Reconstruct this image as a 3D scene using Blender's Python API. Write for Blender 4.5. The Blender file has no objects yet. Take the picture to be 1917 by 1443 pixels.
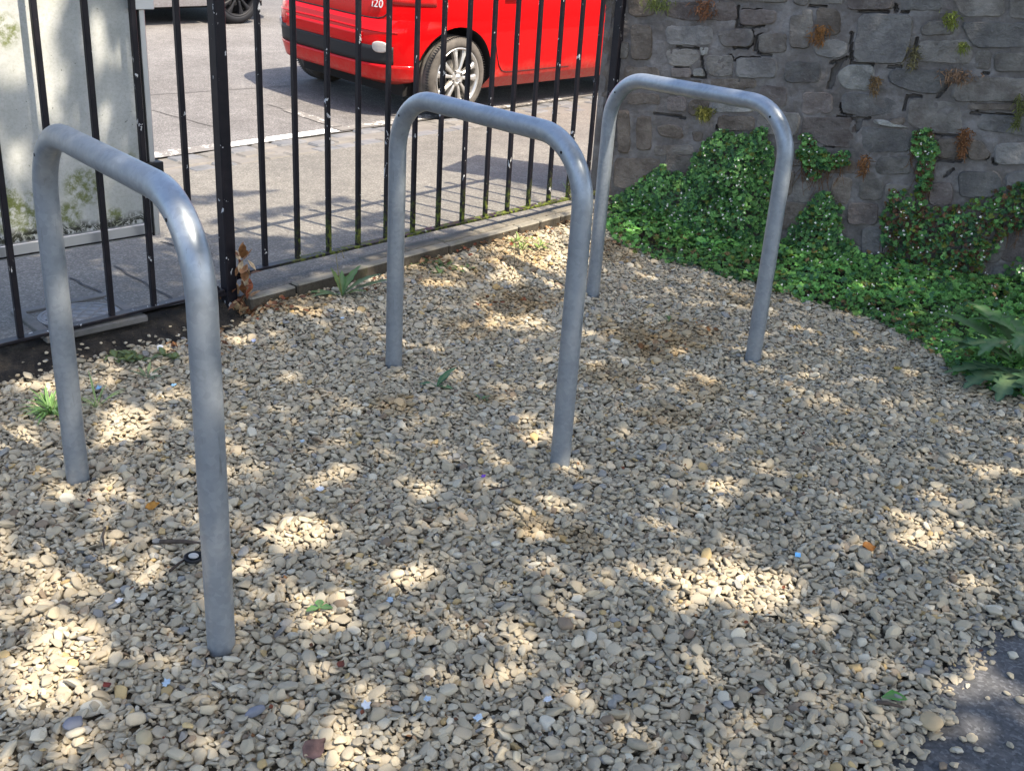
import bpy, bmesh, math, random
import numpy as np
from mathutils import Vector, Matrix, noise as mnoise
random.seed(11); rng = np.random.default_rng(11)
R_ = math.radians
scene = bpy.context.scene
COL = scene.collection
SC = 1.35                                   # metres per survey unit

# ------------------------------------------------------------------ camera
F, PITCH, ROLL = 1953.78, 0.3971, -0.0657   # focal length in photo pixels, pitch down, roll
CX, CY, CAMH = 958.5, 721.5, 1.0813 * SC
cp, sp = math.cos(PITCH), math.sin(PITCH)
fw = np.array([0, cp, -sp]); dn0 = np.array([0, -sp, -cp]); rt0 = np.array([1., 0, 0])
cr, sr = math.cos(ROLL), math.sin(ROLL)
rt = cr * rt0 + sr * dn0; dn = -sr * rt0 + cr * dn0
CAM = np.array([0, 0, CAMH])
cam = bpy.data.cameras.new('camera'); camo = bpy.data.objects.new('camera', cam); COL.objects.link(camo)
M = Matrix((rt, -dn, -fw)).transposed().to_4x4(); M.translation = Vector(CAM)
camo.matrix_world = M
cam.sensor_width = 36; cam.lens = 36 * F / 1917; cam.clip_start = .05; cam.clip_end = 500
scene.camera = camo

# ------------------------------------------------------------------ sky, sun, exposure
SUN_AZ, SUN_EL = R_(-34), R_(58)            # direction towards the sun, angle from +x
SUNH = np.array([math.cos(SUN_AZ), math.sin(SUN_AZ), 0])
SUND = SUNH * math.cos(SUN_EL) + np.array([0, 0, math.sin(SUN_EL)])
COT = 1 / math.tan(SUN_EL)
world = bpy.data.worlds.new('World'); scene.world = world; world.use_nodes = True
wn = world.node_tree
sky = wn.nodes.new('ShaderNodeTexSky'); sky.sky_type = 'NISHITA'; sky.sun_disc = False
sky.dust_density = 2.5; sky.ozone_density = .6; sky.sun_elevation = SUN_EL; sky.sun_rotation = math.atan2(SUNH[0], SUNH[1])
bg = wn.nodes['Background']; bg.inputs['Strength'].default_value = 0.125
wn.links.new(sky.outputs[0], bg.inputs['Color'])
sl = bpy.data.lights.new('sun', 'SUN'); sl.energy = 2.85; sl.angle = R_(.53); sl.color = (1, .885, .715)
so = bpy.data.objects.new('sun', sl); COL.objects.link(so); so.location = tuple(SUND * 30)
so.rotation_euler = Vector(SUND).to_track_quat('Z', 'Y').to_euler()
vs = scene.view_settings; vs.view_transform = 'Standard'; vs.look = 'None'; vs.gamma = 1; vs.exposure = 1.95
vs.use_curve_mapping = False
scene.cycles.use_denoising = True
scene.cycles.max_bounces = 8; scene.cycles.sample_clamp_indirect = 6

# ------------------------------------------------------------------ survey helpers (photo pixel -> place on a plane)
def ray(px, py): return (px - CX) / F * rt + (py - CY) / F * dn + fw
def gz(px, py, z=0.):
    d = ray(px, py); return CAM + d * ((z - CAM[2]) / d[2])
FTH = 0.8755                                 # the fence and the road run along U, N points across the road
U = np.array([math.cos(FTH), math.sin(FTH), 0]); N = np.array([-U[1], U[0], 0])
P0 = np.array([-.8650, 2.9740, 0]) * SC      # the big fence post
PZ0, PSL = .065 * SC, .028                   # pavement height at the post, slope along the fence
def pz(s): return PZ0 + PSL * max(-6, min(s, 12))
TB, T_BRK = .06, 2.42                        # the road climbs away from the pavement
def rz(t): return TB * min(max(0., t - T_BRK), 9.)
def PV(s, t, h=0.): return P0 + U * s + N * t + np.array([0, 0, pz(s) + rz(t) + h])
def pv(px, py, h=0.):
    d = ray(px, py); hh = 0.
    for _ in range(80):
        k = (PZ0 + PSL * ((CAM - P0) @ U) + h + hh - CAM[2]) / (d[2] - PSL * (d @ U)); p = CAM + d * k
        hh = .5 * hh + .5 * rz(float((p - P0) @ N))
    return float((p - P0) @ U), float((p - P0) @ N)
def on_vertical(px, py, org, dirv, off=0.):
    nn = np.array([-dirv[1], dirv[0], 0]); d = ray(px, py); k = ((org - CAM) @ nn + off) / (d @ nn); p = CAM + d * k
    return float((p - org) @ dirv), float(p[2])
st_ = pv(1139, 374); WC = PV(st_[0], st_[1]); WC[2] = 0
WA = R_(-22); WD = np.array([math.cos(WA), math.sin(WA), 0]); WN = np.array([math.sin(WA), -math.cos(WA), 0])  # wall run, outward normal
def wl(px, py): return on_vertical(px, py, WC, WD)
def WP(k, z, off=0.): return WC + WD * k + WN * off + np.array([0, 0, z])
def st_of(p): return float((p - P0) @ U), float((p - P0) @ N)

# ------------------------------------------------------------------ object helpers
def props(o, label=None, cat=None, group=None, kind=None):
    if label: o['label'] = label
    if cat: o['category'] = cat
    if group: o['group'] = group
    if kind: o['kind'] = kind
    return o
def empty(name, loc=(0, 0, 0), rz=0, parent=None, **kw):
    o = bpy.data.objects.new(name, None); COL.objects.link(o); o.location = tuple(loc); o.rotation_euler = (0, 0, rz)
    o.empty_display_size = .1
    if parent: o.parent = parent
    return props(o, **kw)
def mk(name, v, f, m=None, parent=None, smooth=False, col=None, **kw):
    me = bpy.data.meshes.new(name); me.from_pydata([tuple(map(float, x)) for x in v], [], [tuple(map(int, x)) for x in f])
    if m is not None: me.materials.append(m)
    if smooth: me.polygons.foreach_set('use_smooth', [True] * len(me.polygons))
    if col is not None:
        a = me.color_attributes.new('col', 'FLOAT_COLOR', 'POINT')
        c = np.ones((len(v), 4), np.float32); c[:, :3] = col; a.data.foreach_set('color', c.ravel())
    me.update()
    o = bpy.data.objects.new(name, me); COL.objects.link(o)
    if parent: o.parent = parent
    return props(o, **kw)
def place(name, me, parent, loc=(0, 0, 0), rot=(0, 0, 0), scale=None, **kw):
    o = bpy.data.objects.new(name, me); COL.objects.link(o); o.location = tuple(loc); o.rotation_euler = rot
    if scale is not None: o.scale = scale
    if parent: o.parent = parent
    return props(o, **kw)
class MB:
    def __init__(s): s.v = []; s.f = []; s.c = []
    def add(s, v, f, col=None):
        b = len(s.v); s.v += [tuple(x) for x in v]; s.f += [tuple(b + i for i in q) for q in f]
        s.c += [tuple(col) if col is not None else (1, 1, 1)] * len(v)
    def box(s, c, ax, bev=0., col=None):           # ax: three half-axis vectors
        c = np.array(c, float); a = [np.array(x, float) for x in ax]
        if bev <= 0:
            v = [c + i * a[0] + j * a[1] + k * a[2] for i in (-1, 1) for j in (-1, 1) for k in (-1, 1)]
            s.add(v, [(0, 1, 3, 2), (4, 6, 7, 5), (0, 4, 5, 1), (2, 3, 7, 6), (0, 2, 6, 4), (1, 5, 7, 3)], col); return
        L = [np.linalg.norm(x) for x in a]; b = [min(bev / max(l, 1e-9), .95) for l in L]
        v = []; idx = {}
        for i in (-1, 1):
            for j in (-1, 1):
                for k in (-1, 1):
                    for e in range(3):
                        w = [1 - b[0], 1 - b[1], 1 - b[2]]; w[e] = 1
                        idx[(i, j, k, e)] = len(v); v.append(c + i * w[0] * a[0] + j * w[1] * a[1] + k * w[2] * a[2])
        f = []
        cyc = [(-1, -1), (1, -1), (1, 1), (-1, 1)]
        for e in range(3):
            o = [x for x in range(3) if x != e]
            for sg in (-1, 1):
                q = []
                for (p, r) in cyc:
                    t = [0, 0, 0]; t[e] = sg; t[o[0]] = p; t[o[1]] = r; q.append(idx[(*t, e)])
                f.append(q)
        for e in range(3):                         # edge strips
            o = [x for x in range(3) if x != e]
            for (p, r) in cyc:
                t0 = [0, 0, 0]; t1 = [0, 0, 0]; t0[e] = -1; t1[e] = 1
                for t in (t0, t1): t[o[0]] = p; t[o[1]] = r
                f.append([idx[(*t0, o[0])], idx[(*t1, o[0])], idx[(*t1, o[1])], idx[(*t0, o[1])]])
        for i in (-1, 1):
            for j in (-1, 1):
                for k in (-1, 1): f.append([idx[(i, j, k, 0)], idx[(i, j, k, 1)], idx[(i, j, k, 2)]])
        s.add(v, f, col)
    def tube(s, path, r, n=8, caps=True, col=None):
        path = [np.array(p, float) for p in path]; m = len(path); rr = r if hasattr(r, '__len__') else [r] * m
        T = [path[min(i + 1, m - 1)] - path[max(i - 1, 0)] for i in range(m)]; T = [t / (np.linalg.norm(t) + 1e-12) for t in T]
        a = np.cross(T[0], [0, 0, 1.]);
        if np.linalg.norm(a) < 1e-3: a = np.cross(T[0], [1., 0, 0])
        a /= np.linalg.norm(a); v = []
        for i in range(m):
            a = a - T[i] * (a @ T[i]); a /= np.linalg.norm(a) + 1e-12; b = np.cross(T[i], a)
            for k in range(n):
                an = 2 * math.pi * k / n; v.append(path[i] + rr[i] * (math.cos(an) * a + math.sin(an) * b))
        f = [(i * n + k, i * n + (k + 1) % n, (i + 1) * n + (k + 1) % n, (i + 1) * n + k) for i in range(m - 1) for k in range(n)]
        if caps: f += [tuple(range(n))[::-1], tuple((m - 1) * n + k for k in range(n))]
        s.add(v, f, col)
    def build(s, name, m=None, parent=None, smooth=False, usecol=False, **kw):
        o = mk(name, s.v, s.f, m, parent, smooth, col=np.array(s.c) if usecol else None, **kw)
        bm = bmesh.new(); bm.from_mesh(o.data); bmesh.ops.recalc_face_normals(bm, faces=bm.faces); bm.to_mesh(o.data); bm.free()
        return o
def lathe(prof, n, axis_x=True):                   # profile (axial, radius) round the local y axis
    v = []; m = len(prof)
    for k in range(n):
        a = 2 * math.pi * k / n
        for (y, r) in prof: v.append((r * math.cos(a), y, r * math.sin(a)))
    f = [(k * m + i, k * m + i + 1, ((k + 1) % n) * m + i + 1, ((k + 1) % n) * m + i) for k in range(n) for i in range(m - 1)]
    return v, f
def vnoise(x, y, sc, seed=0.):
    return mnoise.noise(Vector((x * sc + seed, y * sc - seed * .7, seed * 1.3)))
def inpoly(x, y, poly):
    x = np.asarray(x); y = np.asarray(y); r = np.zeros(x.shape, bool); n = len(poly); j = n - 1
    for i in range(n):
        xi, yi = poly[i][:2]; xj, yj = poly[j][:2]
        c = ((yi > y) != (yj > y)) & (x < (xj - xi) * (y - yi) / (yj - yi + 1e-12) + xi); r ^= c; j = i
    return r

# ------------------------------------------------------------------ materials
class NT:
    def __init__(s, name):
        s.m = bpy.data.materials.new(name); s.m.use_nodes = True; s.t = s.m.node_tree
        s.b = s.t.nodes['Principled BSDF']; s.o = s.t.nodes['Material Output']
    def n(s, typ, **kw):
        x = s.t.nodes.new(typ)
        for k, v in kw.items(): setattr(x, k, v)
        return x
    def l(s, a, b): s.t.links.new(a, b)
    def coord(s, kind='Object'):
        return s.n('ShaderNodeTexCoord').outputs[kind]
    def pos(s): return s.n('ShaderNodeNewGeometry').outputs['Position']
    def noise(s, scale, detail=6, rough=.55, vec=None, dist=0.):
        x = s.n('ShaderNodeTexNoise'); x.inputs['Scale'].default_value = scale; x.inputs['Detail'].default_value = detail
        x.inputs['Roughness'].default_value = rough; x.inputs['Distortion'].default_value = dist
        if vec is not None: s.l(vec, x.inputs['Vector'])
        return x.outputs['Fac']
    def voro(s, scale, vec=None, feature='F1', out='Distance'):
        x = s.n('ShaderNodeTexVoronoi', feature=feature); x.inputs['Scale'].default_value = scale
        if vec is not None: s.l(vec, x.inputs['Vector'])
        return x.outputs[out]
    def ramp(s, fac, stops):
        x = s.n('ShaderNodeValToRGB'); e = x.color_ramp.elements
        while len(e) < len(stops): e.new(.5)
        for i, (p, c) in enumerate(stops):
            e[i].position = p; e[i].color = (*(c if hasattr(c, '__len__') else (c, c, c)), 1)
        s.l(fac, x.inputs[0]); return x.outputs[0]
    def mix(s, fac, a, b, blend='MIX'):
        x = s.n('ShaderNodeMix', data_type='RGBA', blend_type=blend)
        for sock, v in ((x.inputs[0], fac), (x.inputs[6], a), (x.inputs[7], b)):
            if hasattr(v, 'is_linked') or hasattr(v, 'links'): s.l(v, sock)
            elif hasattr(v, '__len__'): sock.default_value = (*v[:3], 1)
            else: sock.default_value = v
        return x.outputs[2]
    def math(s, op, a, b=0., clamp=False):
        x = s.n('ShaderNodeMath', operation=op); x.use_clamp = clamp
        for sock, v in ((x.inputs[0], a), (x.inputs[1], b)):
            if hasattr(v, 'links'): s.l(v, sock)
            else: sock.default_value = v
        return x.outputs[0]
    def bump(s, h, strength=.3, dist=.01, normal=None):
        x = s.n('ShaderNodeBump'); x.inputs['Strength'].default_value = strength; x.inputs['Distance'].default_value = dist
        s.l(h, x.inputs['Height'])
        if normal is not None: s.l(normal, x.inputs['Normal'])
        return x.outputs[0]
    def set(s, col=None, rough=None, metal=None, normal=None, spec=None, **kw):
        for nm, v in (('Base Color', col), ('Roughness', rough), ('Metallic', metal), ('Normal', normal), ('Specular IOR Level', spec), *kw.items()):
            if v is None: continue
            i = s.b.inputs[nm]
            if hasattr(v, 'links'): s.l(v, i)
            elif hasattr(v, '__len__'): i.default_value = (*v[:3], 1)
            else: i.default_value = v
        return s.m
def plain(name, col, rough=.6, metal=0., spec=.5, **kw): return NT(name).set(col=col, rough=rough, metal=metal, spec=spec, **kw)

def m_pebble():
    t = NT('pebble'); a = t.n('ShaderNodeAttribute', attribute_type='INSTANCER', attribute_name='col')
    c = t.coord(); n1 = t.noise(60, 5, .6, c); n2 = t.noise(220, 3, .6, c)
    f = t.ramp(n1, [(.3, (.74, .72, .7)), (.52, (1, 1, 1)), (.75, (1.15, 1.12, 1.05))])
    col = t.mix(1., a.outputs['Color'], f, 'MULTIPLY')
    v = t.ramp(t.noise(35, 2, .5, c), [(.56, 0.), (.7, .45)])
    col = t.mix(v, col, (.20, .16, .11))
    return t.set(col=col, rough=.85, spec=.25, normal=t.bump(t.math('ADD', n1, t.math('MULTIPLY', n2, .5)), .35, .002))
def m_vcol(name, rough=.6, spec=.3, trans=0., bumpy=0., var=.25, sc=30):
    t = NT(name); a = t.n('ShaderNodeAttribute', attribute_name='col'); p = t.pos()
    f = t.ramp(t.noise(sc, 4, .6, p), [(.25, (1 - var,) * 3), (.75, (1 + var,) * 3)])
    col = t.mix(1., a.outputs['Color'], f, 'MULTIPLY')
    t.set(col=col, rough=rough, spec=spec)
    if bumpy: t.set(normal=t.bump(t.noise(sc * 3, 4, .6, p), bumpy, .003))
    if trans:
        tr = t.n('ShaderNodeBsdfTranslucent'); t.l(col, tr.inputs['Color'])
        ms = t.n('ShaderNodeMixShader'); ms.inputs[0].default_value = trans
        t.l(t.b.outputs[0], ms.inputs[1]); t.l(tr.outputs[0], ms.inputs[2]); t.l(ms.outputs[0], t.o.inputs[0])
    return t.m
def m_asphalt(name, base, base2, patch=.35, scale=1., grit=.35):
    t = NT(name); p = t.pos()
    g = t.voro(150 * scale, p, out='Color'); sp_ = t.n('ShaderNodeSeparateColor'); t.l(g, sp_.inputs[0])
    n = t.noise(1.1, 7, .62, p); n2 = t.noise(9, 5, .6, p)
    c = t.mix(t.ramp(n, [(.38, 0.), (.62, 1.)]), base, base2)
    c = t.mix(1., c, t.ramp(n2, [(.3, (.86,) * 3), (.7, (1.1,) * 3)]), 'MULTIPLY')
    c = t.mix(1., c, t.ramp(sp_.outputs[0], [(0., (1 - grit,) * 3), (.7, (1., 1, 1)), (1., (1 + grit * 1.6,) * 3)]), 'MULTIPLY')
    return t.set(col=c, rough=.9, spec=.25, normal=t.bump(sp_.outputs[1], .5, .004))
def m_soil():
    t = NT('soil'); p = t.pos(); n = t.noise(14, 8, .65, p); n2 = t.noise(90, 4, .7, p)
    c = t.ramp(n, [(.3, (.018, .017, .017)), (.55, (.042, .037, .032)), (.75, (.09, .073, .055))])
    c = t.mix(t.ramp(n2, [(.62, 0.), (.72, .6)]), c, (.2, .15, .09))
    return t.set(col=c, rough=.95, spec=.15, normal=t.bump(t.math('ADD', n, n2), .8, .02))
def m_galv():
    t = NT('galvanised_steel'); c = t.coord()
    v = t.voro(85, c, out='Color'); s_ = t.n('ShaderNodeSeparateColor'); t.l(v, s_.inputs[0])
    n = t.noise(7, 6, .6, c); mp = t.n('ShaderNodeMapping'); mp.inputs['Scale'].default_value = (60, 60, 6); t.l(c, mp.inputs[0])
    st = t.noise(1., 5, .65, mp.outputs[0])
    col = t.ramp(n, [(.28, (.225, .255, .292)), (.5, (.275, .306, .345)), (.72, (.33, .36, .395))])
    col = t.mix(1., col, t.ramp(s_.outputs[0], [(0., (.915,) * 3), (1., (1.07,) * 3)]), 'MULTIPLY')
    col = t.mix(t.ramp(st, [(.63, 0.), (.72, .5)]), col, (.11, .11, .12))
    col = t.mix(t.ramp(st, [(.2, .3), (.3, 0.)]), col, (.6, .62, .62))
    return t.set(col=col, metal=.55, rough=t.ramp(n, [(.3, .46), (.7, .36)]), normal=t.bump(t.math('ADD', n, t.math('MULTIPLY', st, .3)), .12, .004))
def m_black_paint(moss=0.):
    t = NT('black_fence_paint'); c = t.pos()
    mp = t.n('ShaderNodeMapping'); mp.inputs['Scale'].default_value = (1, 1, .55); t.l(c, mp.inputs[0])
    n = t.noise(34, 4, .6, mp.outputs[0], .4); n2 = t.noise(4, 3, .5, c)
    chip = t.ramp(t.math('ADD', n, t.math('MULTIPLY', n2, .16)), [(.738, 0.), (.748, 1.)])
    col = t.ramp(t.noise(20, 4, .6, c), [(.3, (.006, .006, .010)), (.7, (.014, .012, .016))])
    col = t.mix(chip, col, (.46, .46, .47))
    z = t.n('ShaderNodeSeparateXYZ'); t.l(c, z.inputs[0])
    hz = t.ramp(t.math('ADD', z.outputs[2], t.math('MULTIPLY', t.noise(11, 4, .6, c), .35)), [(.40, .95), (.56, 0.)])
    xf = t.ramp(t.math('ADD', z.outputs[0], 1.5), [(.47, .0), (.60, .8), (1., 1.)])
    hz = t.math('MULTIPLY', hz, xf)
    mo = t.math('MULTIPLY', hz, t.ramp(t.noise(38, 4, .7, c), [(.46, 0.), (.56, 1.)]))
    col = t.mix(mo, col, t.ramp(t.noise(60, 3, .6, c), [(.3, (.03, .035, .008)), (.7, (.16, .20, .025))]))
    rg = t.math('ADD', t.math('MULTIPLY', chip, .3), t.math('ADD', t.math('MULTIPLY', mo, .4), .45), True)
    return t.set(col=col, rough=rg, spec=.22, normal=t.bump(t.math('SUBTRACT', t.noise(30, 4, .6, c), chip), .3, .002))
def m_stone(name, c1, c2, lich=.25):
    t = NT(name); p = t.pos(); oi = t.n('ShaderNodeObjectInfo')
    n = t.noise(9, 8, .65, p); n2 = t.noise(45, 6, .65, p); n3 = t.noise(3.2, 4, .6, p)
    c = t.mix(t.ramp(n, [(.38, 0.), (.6, 1.)]), c1, c2)
    c = t.mix(1., c, t.ramp(oi.outputs['Random'], [(0., (.72,) * 3), (1., (1.25,) * 3)]), 'MULTIPLY')
    c = t.mix(t.ramp(n3, [(.55, 0.), (.7, .55)]), c, (.085, .06, .05))
    c = t.mix(t.ramp(n2, [(.60, 0.), (.72, lich)]), c, (.40, .39, .37))
    mp = t.n('ShaderNodeMapping'); mp.inputs['Rotation'].default_value = (0, 0, -WA); t.l(p, mp.inputs[0])
    mp2 = t.n('ShaderNodeMapping'); mp2.inputs['Scale'].default_value = (1, 1, 2.2); t.l(mp.outputs[0], mp2.inputs[0])
    lay = t.noise(14, 5, .6, mp2.outputs[0])
    return t.set(col=c, rough=.9, spec=.2, normal=t.bump(t.math('ADD', t.math('MULTIPLY', n, .8), t.math('ADD', t.math('MULTIPLY', n2, .7), t.math('MULTIPLY', lay, .5))), 1., .018))
def m_mortar():
    t = NT('mortar'); p = t.pos(); n = t.noise(7, 8, .65, p); n2 = t.noise(60, 5, .7, p)
    c = t.ramp(n, [(.3, (.105, .094, .088)), (.5, (.165, .15, .142)), (.68, (.27, .255, .25))])
    c = t.mix(t.ramp(t.noise(1.6, 4, .6, p), [(.52, 0.), (.7, .55)]), c, (.11, .085, .075))
    return t.set(col=c, rough=.95, spec=.15, normal=t.bump(t.math('ADD', n, n2), .8, .01))
def m_concrete(name, c1, c2, moss=.3, soiled=False):
    t = NT(name); p = t.pos(); n = t.noise(6, 8, .65, p); n2 = t.noise(80, 4, .7, p)
    c = t.mix(t.ramp(n, [(.35, 0.), (.65, 1.)]), c1, c2)
    c = t.mix(t.ramp(n2, [(.6, 0.), (.7, .5)]), c, tuple(x * .45 for x in c1))
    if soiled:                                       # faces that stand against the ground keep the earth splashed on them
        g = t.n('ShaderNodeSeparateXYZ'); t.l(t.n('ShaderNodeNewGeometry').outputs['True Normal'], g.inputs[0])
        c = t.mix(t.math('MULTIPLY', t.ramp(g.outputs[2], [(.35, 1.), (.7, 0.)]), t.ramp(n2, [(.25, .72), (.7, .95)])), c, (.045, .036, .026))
    if moss: c = t.mix(t.ramp(t.noise(5, 6, .7, p), [(.56, 0.), (.68, moss)]), c, (.07, .075, .02))
    return t.set(col=c, rough=.92, spec=.2, normal=t.bump(t.math('ADD', n, n2), .5, .006))
def m_marking():
    t = NT('road_paint'); p = t.pos(); n = t.noise(16, 7, .7, p); n2 = t.noise(2.2, 3, .6, p)
    f = t.ramp(t.math('ADD', n, t.math('MULTIPLY', n2, .5)), [(.80, 0.), (.86, 1.)])
    return t.set(col=t.mix(f, (.78, .77, .74), (.19, .175, .165)), rough=.8)
BOARD_GREEN = []
def m_board():
    t = NT('dirty_white_board'); c = t.coord(); z = t.n('ShaderNodeSeparateXYZ'); t.l(c, z.inputs[0])
    n = t.noise(5, 7, .65, c); n2 = t.noise(38, 6, .75, c); n3 = t.noise(2.3, 4, .6, c)
    col = t.ramp(n, [(.3, (.38, .392, .385)), (.6, (.51, .522, .515)), (.8, (.60, .605, .595))])
    spk = t.ramp(t.noise(70, 3, .6, c), [(.70, 0.), (.74, .8)])
    col = t.mix(spk, col, (.12, .13, .11))
    grime = t.ramp(t.noise(120, 4, .8, c), [(.45, 0.), (.72, .5)])
    col = t.mix(grime, col, (.25, .26, .215))
    zz = z.outputs[2]
    band = t.ramp(t.math('ADD', zz, t.math('MULTIPLY', n3, -.25)), [(0., 1.), (.10, 0.)])
    patchy = t.ramp(t.noise(4.2, 3, .5, c), [(.50, .08), (.60, 1.)])
    al = t.math('MULTIPLY', patchy, t.ramp(t.math('ADD', zz, t.math('MULTIPLY', n3, -.5)), [(0.0, 1.), (.06, 0.)])); al = t.math('MULTIPLY', al, t.ramp(n2, [(.45, 0.), (.6, .9)]))
    col = t.mix(al, col, (.13, .15, .035))
    for (gx, gz_, gr) in BOARD_GREEN:
        vd = t.n('ShaderNodeVectorMath', operation='DISTANCE'); t.l(c, vd.inputs[0]); vd.inputs[1].default_value = (gx, .005, gz_)
        bl = t.ramp(t.math('ADD', t.math('DIVIDE', vd.outputs['Value'], gr), t.math('MULTIPLY', n3, .8)), [(.75, 1.), (1.35 if gr > .1 else 1.2, 0.)])
        col = t.mix(t.math('MULTIPLY', bl, t.ramp(n2, [(.40, 0.), (.58, .9)])), col, (.12, .145, .03))
    ed = t.math('MULTIPLY', t.ramp(t.math('ADD', zz, t.math('MULTIPLY', t.noise(12, 3, .6, c), .06)), [(.045, 1.), (.075, 0.)]), t.ramp(t.noise(26, 5, .8, c, 1.5), [(.44, 0.), (.50, 1.)]))
    col = t.mix(ed, col, (.02, .022, .015))
    tall = t.math('MULTIPLY', t.ramp(n3, [(.55, 0.), (.7, .35)]), n2)
    col = t.mix(tall, col, (.25, .27, .08))
    return t.set(col=col, rough=t.ramp(n, [(.3, .5), (.7, .3)]), spec=.4, normal=t.bump(n2, .12, .003))
def m_paint(name, col, dirt=(.28, .2, .15)):
    t = NT(name); c = t.coord(); z = t.n('ShaderNodeSeparateXYZ'); t.l(c, z.inputs[0])
    f = t.math('MULTIPLY', t.ramp(t.math('ADD', z.outputs[2], t.math('MULTIPLY', t.noise(6, 5, .6, c), .18)), [(.3, .55), (.48, 0.)]), t.ramp(t.noise(40, 5, .7, c), [(.35, .2), (.65, 1.)]))
    cc = t.mix(f, col, dirt)
    sp_ = t.ramp(t.noise(160, 3, .7, c), [(.64, 0.), (.78, .06)])
    cc = t.mix(sp_, cc, dirt)
    return t.set(col=cc, rough=t.math('ADD', t.math('MULTIPLY', f, .5), .30), spec=.05, **{'Coat Weight': .35, 'Coat Roughness': .05})
def m_tyre():
    t = NT('tyre_rubber'); c = t.coord(); n = t.noise(9, 5, .6, c)
    return t.set(col=t.ramp(n, [(.3, (.05, .045, .04)), (.7, (.13, .115, .10))]), rough=.85, spec=.3)

MAT = dict(
    peb=m_pebble(), leaf=m_vcol('leaf', .5, .35, .25), petal=m_vcol('petal', .6, .3, .2), wood=m_vcol('twig', .85, .2, 0, .4, .35, 60),
    deadleaf=m_vcol('dead_leaf', .7, .25, .12, .2, .4, 60), bark=m_vcol('bark', .9, .2, 0, .8, .3, 12),
    road=m_asphalt('road_asphalt', (.121, .114, .110), (.158, .151, .147)), pave=m_asphalt('pavement_asphalt', (.135, .127, .114), (.168, .157, .138), grit=.3),
    tarmac=m_asphalt('dark_tarmac', (.078, .080, .085), (.108, .108, .112), scale=1., grit=.32), soil=m_soil(), grit=m_concrete('stone_dust', (.045, .038, .028), (.10, .085, .062), 0.), galv=m_galv(), iron=m_black_paint(),
    stone=[m_stone('stone_grey', (.135, .123, .112), (.235, .217, .197)), m_stone('stone_blue_grey', (.128, .122, .120), (.215, .205, .195)),
           m_stone('stone_brown', (.115, .095, .08), (.195, .165, .14)), m_stone('stone_purple', (.125, .104, .097), (.205, .178, .165)),
           m_stone('stone_lichen', (.19, .185, .175), (.38, .37, .34), .6)],
    mortar=m_mortar(), kerb=m_concrete('kerb_concrete', (.15, .14, .115), (.26, .24, .20), .4, True), paver=m_concrete('paver_concrete', (.115, .106, .088), (.195, .178, .15), .4),
    sett=m_concrete('sett_stone', (.10, .105, .115), (.175, .17, .17), .1), gutter=m_concrete('gutter_fill', (.125, .117, .106), (.175, .163, .15), .1),
    conc=m_concrete('old_concrete', (.095, .092, .088), (.16, .153, .145), .2), mark=m_marking(),
    alu=plain('aluminium', (.50, .51, .53), .42, .75), castiron=m_concrete('cast_iron', (.19, .195, .20), (.26, .26, .26), 0.),
    red=m_paint('red_paint', (.47, .0025, .004)), white=m_paint('white_paint', (.78, .78, .78)), blackpl=plain('black_plastic', (.013, .0135, .016), .6, 0, .3),
    dark=plain('dark_void', (.006, .006, .007), .9), tyre=m_tyre(), alloy=plain('alloy', (.62, .60, .57), .32, .8), glass=plain('dark_glass', (.015, .018, .02), .08, 0, .6),
    lens=plain('lamp_lens', (.40, .37, .35), .15, 0, .6), chrome=plain('chrome', (.7, .7, .7), .12, 1.), redlens=plain('red_lens', (.4, .01, .01), .15),
    plate=plain('plate_white', (.72, .72, .70), .35), hole=plain('hole', (.004, .004, .004), .9), paper=m_vcol('paper', .7, .3, .1, 0, .12, 80),
    badge=plain('badge_silver', (.75, .73, .70), .25, .6),
)

# ================================================================== SETTING: ground, road, pavement
mk('ground', [(-90, -90, -.25), (90, -90, -.25), (90, 90, -.25), (-90, 90, -.25)], [(0, 1, 2, 3)], MAT['soil'], kind='structure')
def sheet(name, s_list, t0, t1, h, m, nt=2, **kw):
    v = []; ns = len(s_list)
    for s in s_list:
        a = t0(s) if callable(t0) else t0
        for j in range(nt):
            v.append(PV(s, a + (t1 - a) * j / (nt - 1), h))
    f = [(i * nt + j, (i + 1) * nt + j, (i + 1) * nt + j + 1, i * nt + j + 1) for i in range(ns - 1) for j in range(nt - 1)]
    return mk(name, v, f, m, **kw)
SL = [-40, -6, -4, -3, -2, -1.5, -1, -.6, -.3, -.05, .01, .02, 1, 2, 3, 5, 8, 12, 40]
T_PAVE, T_LINE, T_FAR = 1.97, 2.42, 10.3
pavement = sheet('pavement', SL, lambda s: (-.034 if s > .015 else .035 - .07 * max(s, -6)), T_PAVE, 0, MAT['pave'], kind='structure')
road = sheet('road', SL, T_LINE, T_FAR, 0, MAT['road'], nt=8, kind='structure')
sheet('far_pavement', SL, T_FAR + .14, T_FAR + 2.4, .11, MAT['pave'], kind='structure')
fk = empty('far_kerb', P0, kind='structure')
mb = MB()
for i in range(26):
    s = -3 + i * .75
    mb = MB(); mb.box(PV(s, T_FAR + .07, .02) - P0, (U * .371 + np.array([0, 0, PSL * .371]), N * .068, (0, 0, .098)), .012); mb.build('kerb_stone', MAT['kerb'], fk)
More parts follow.
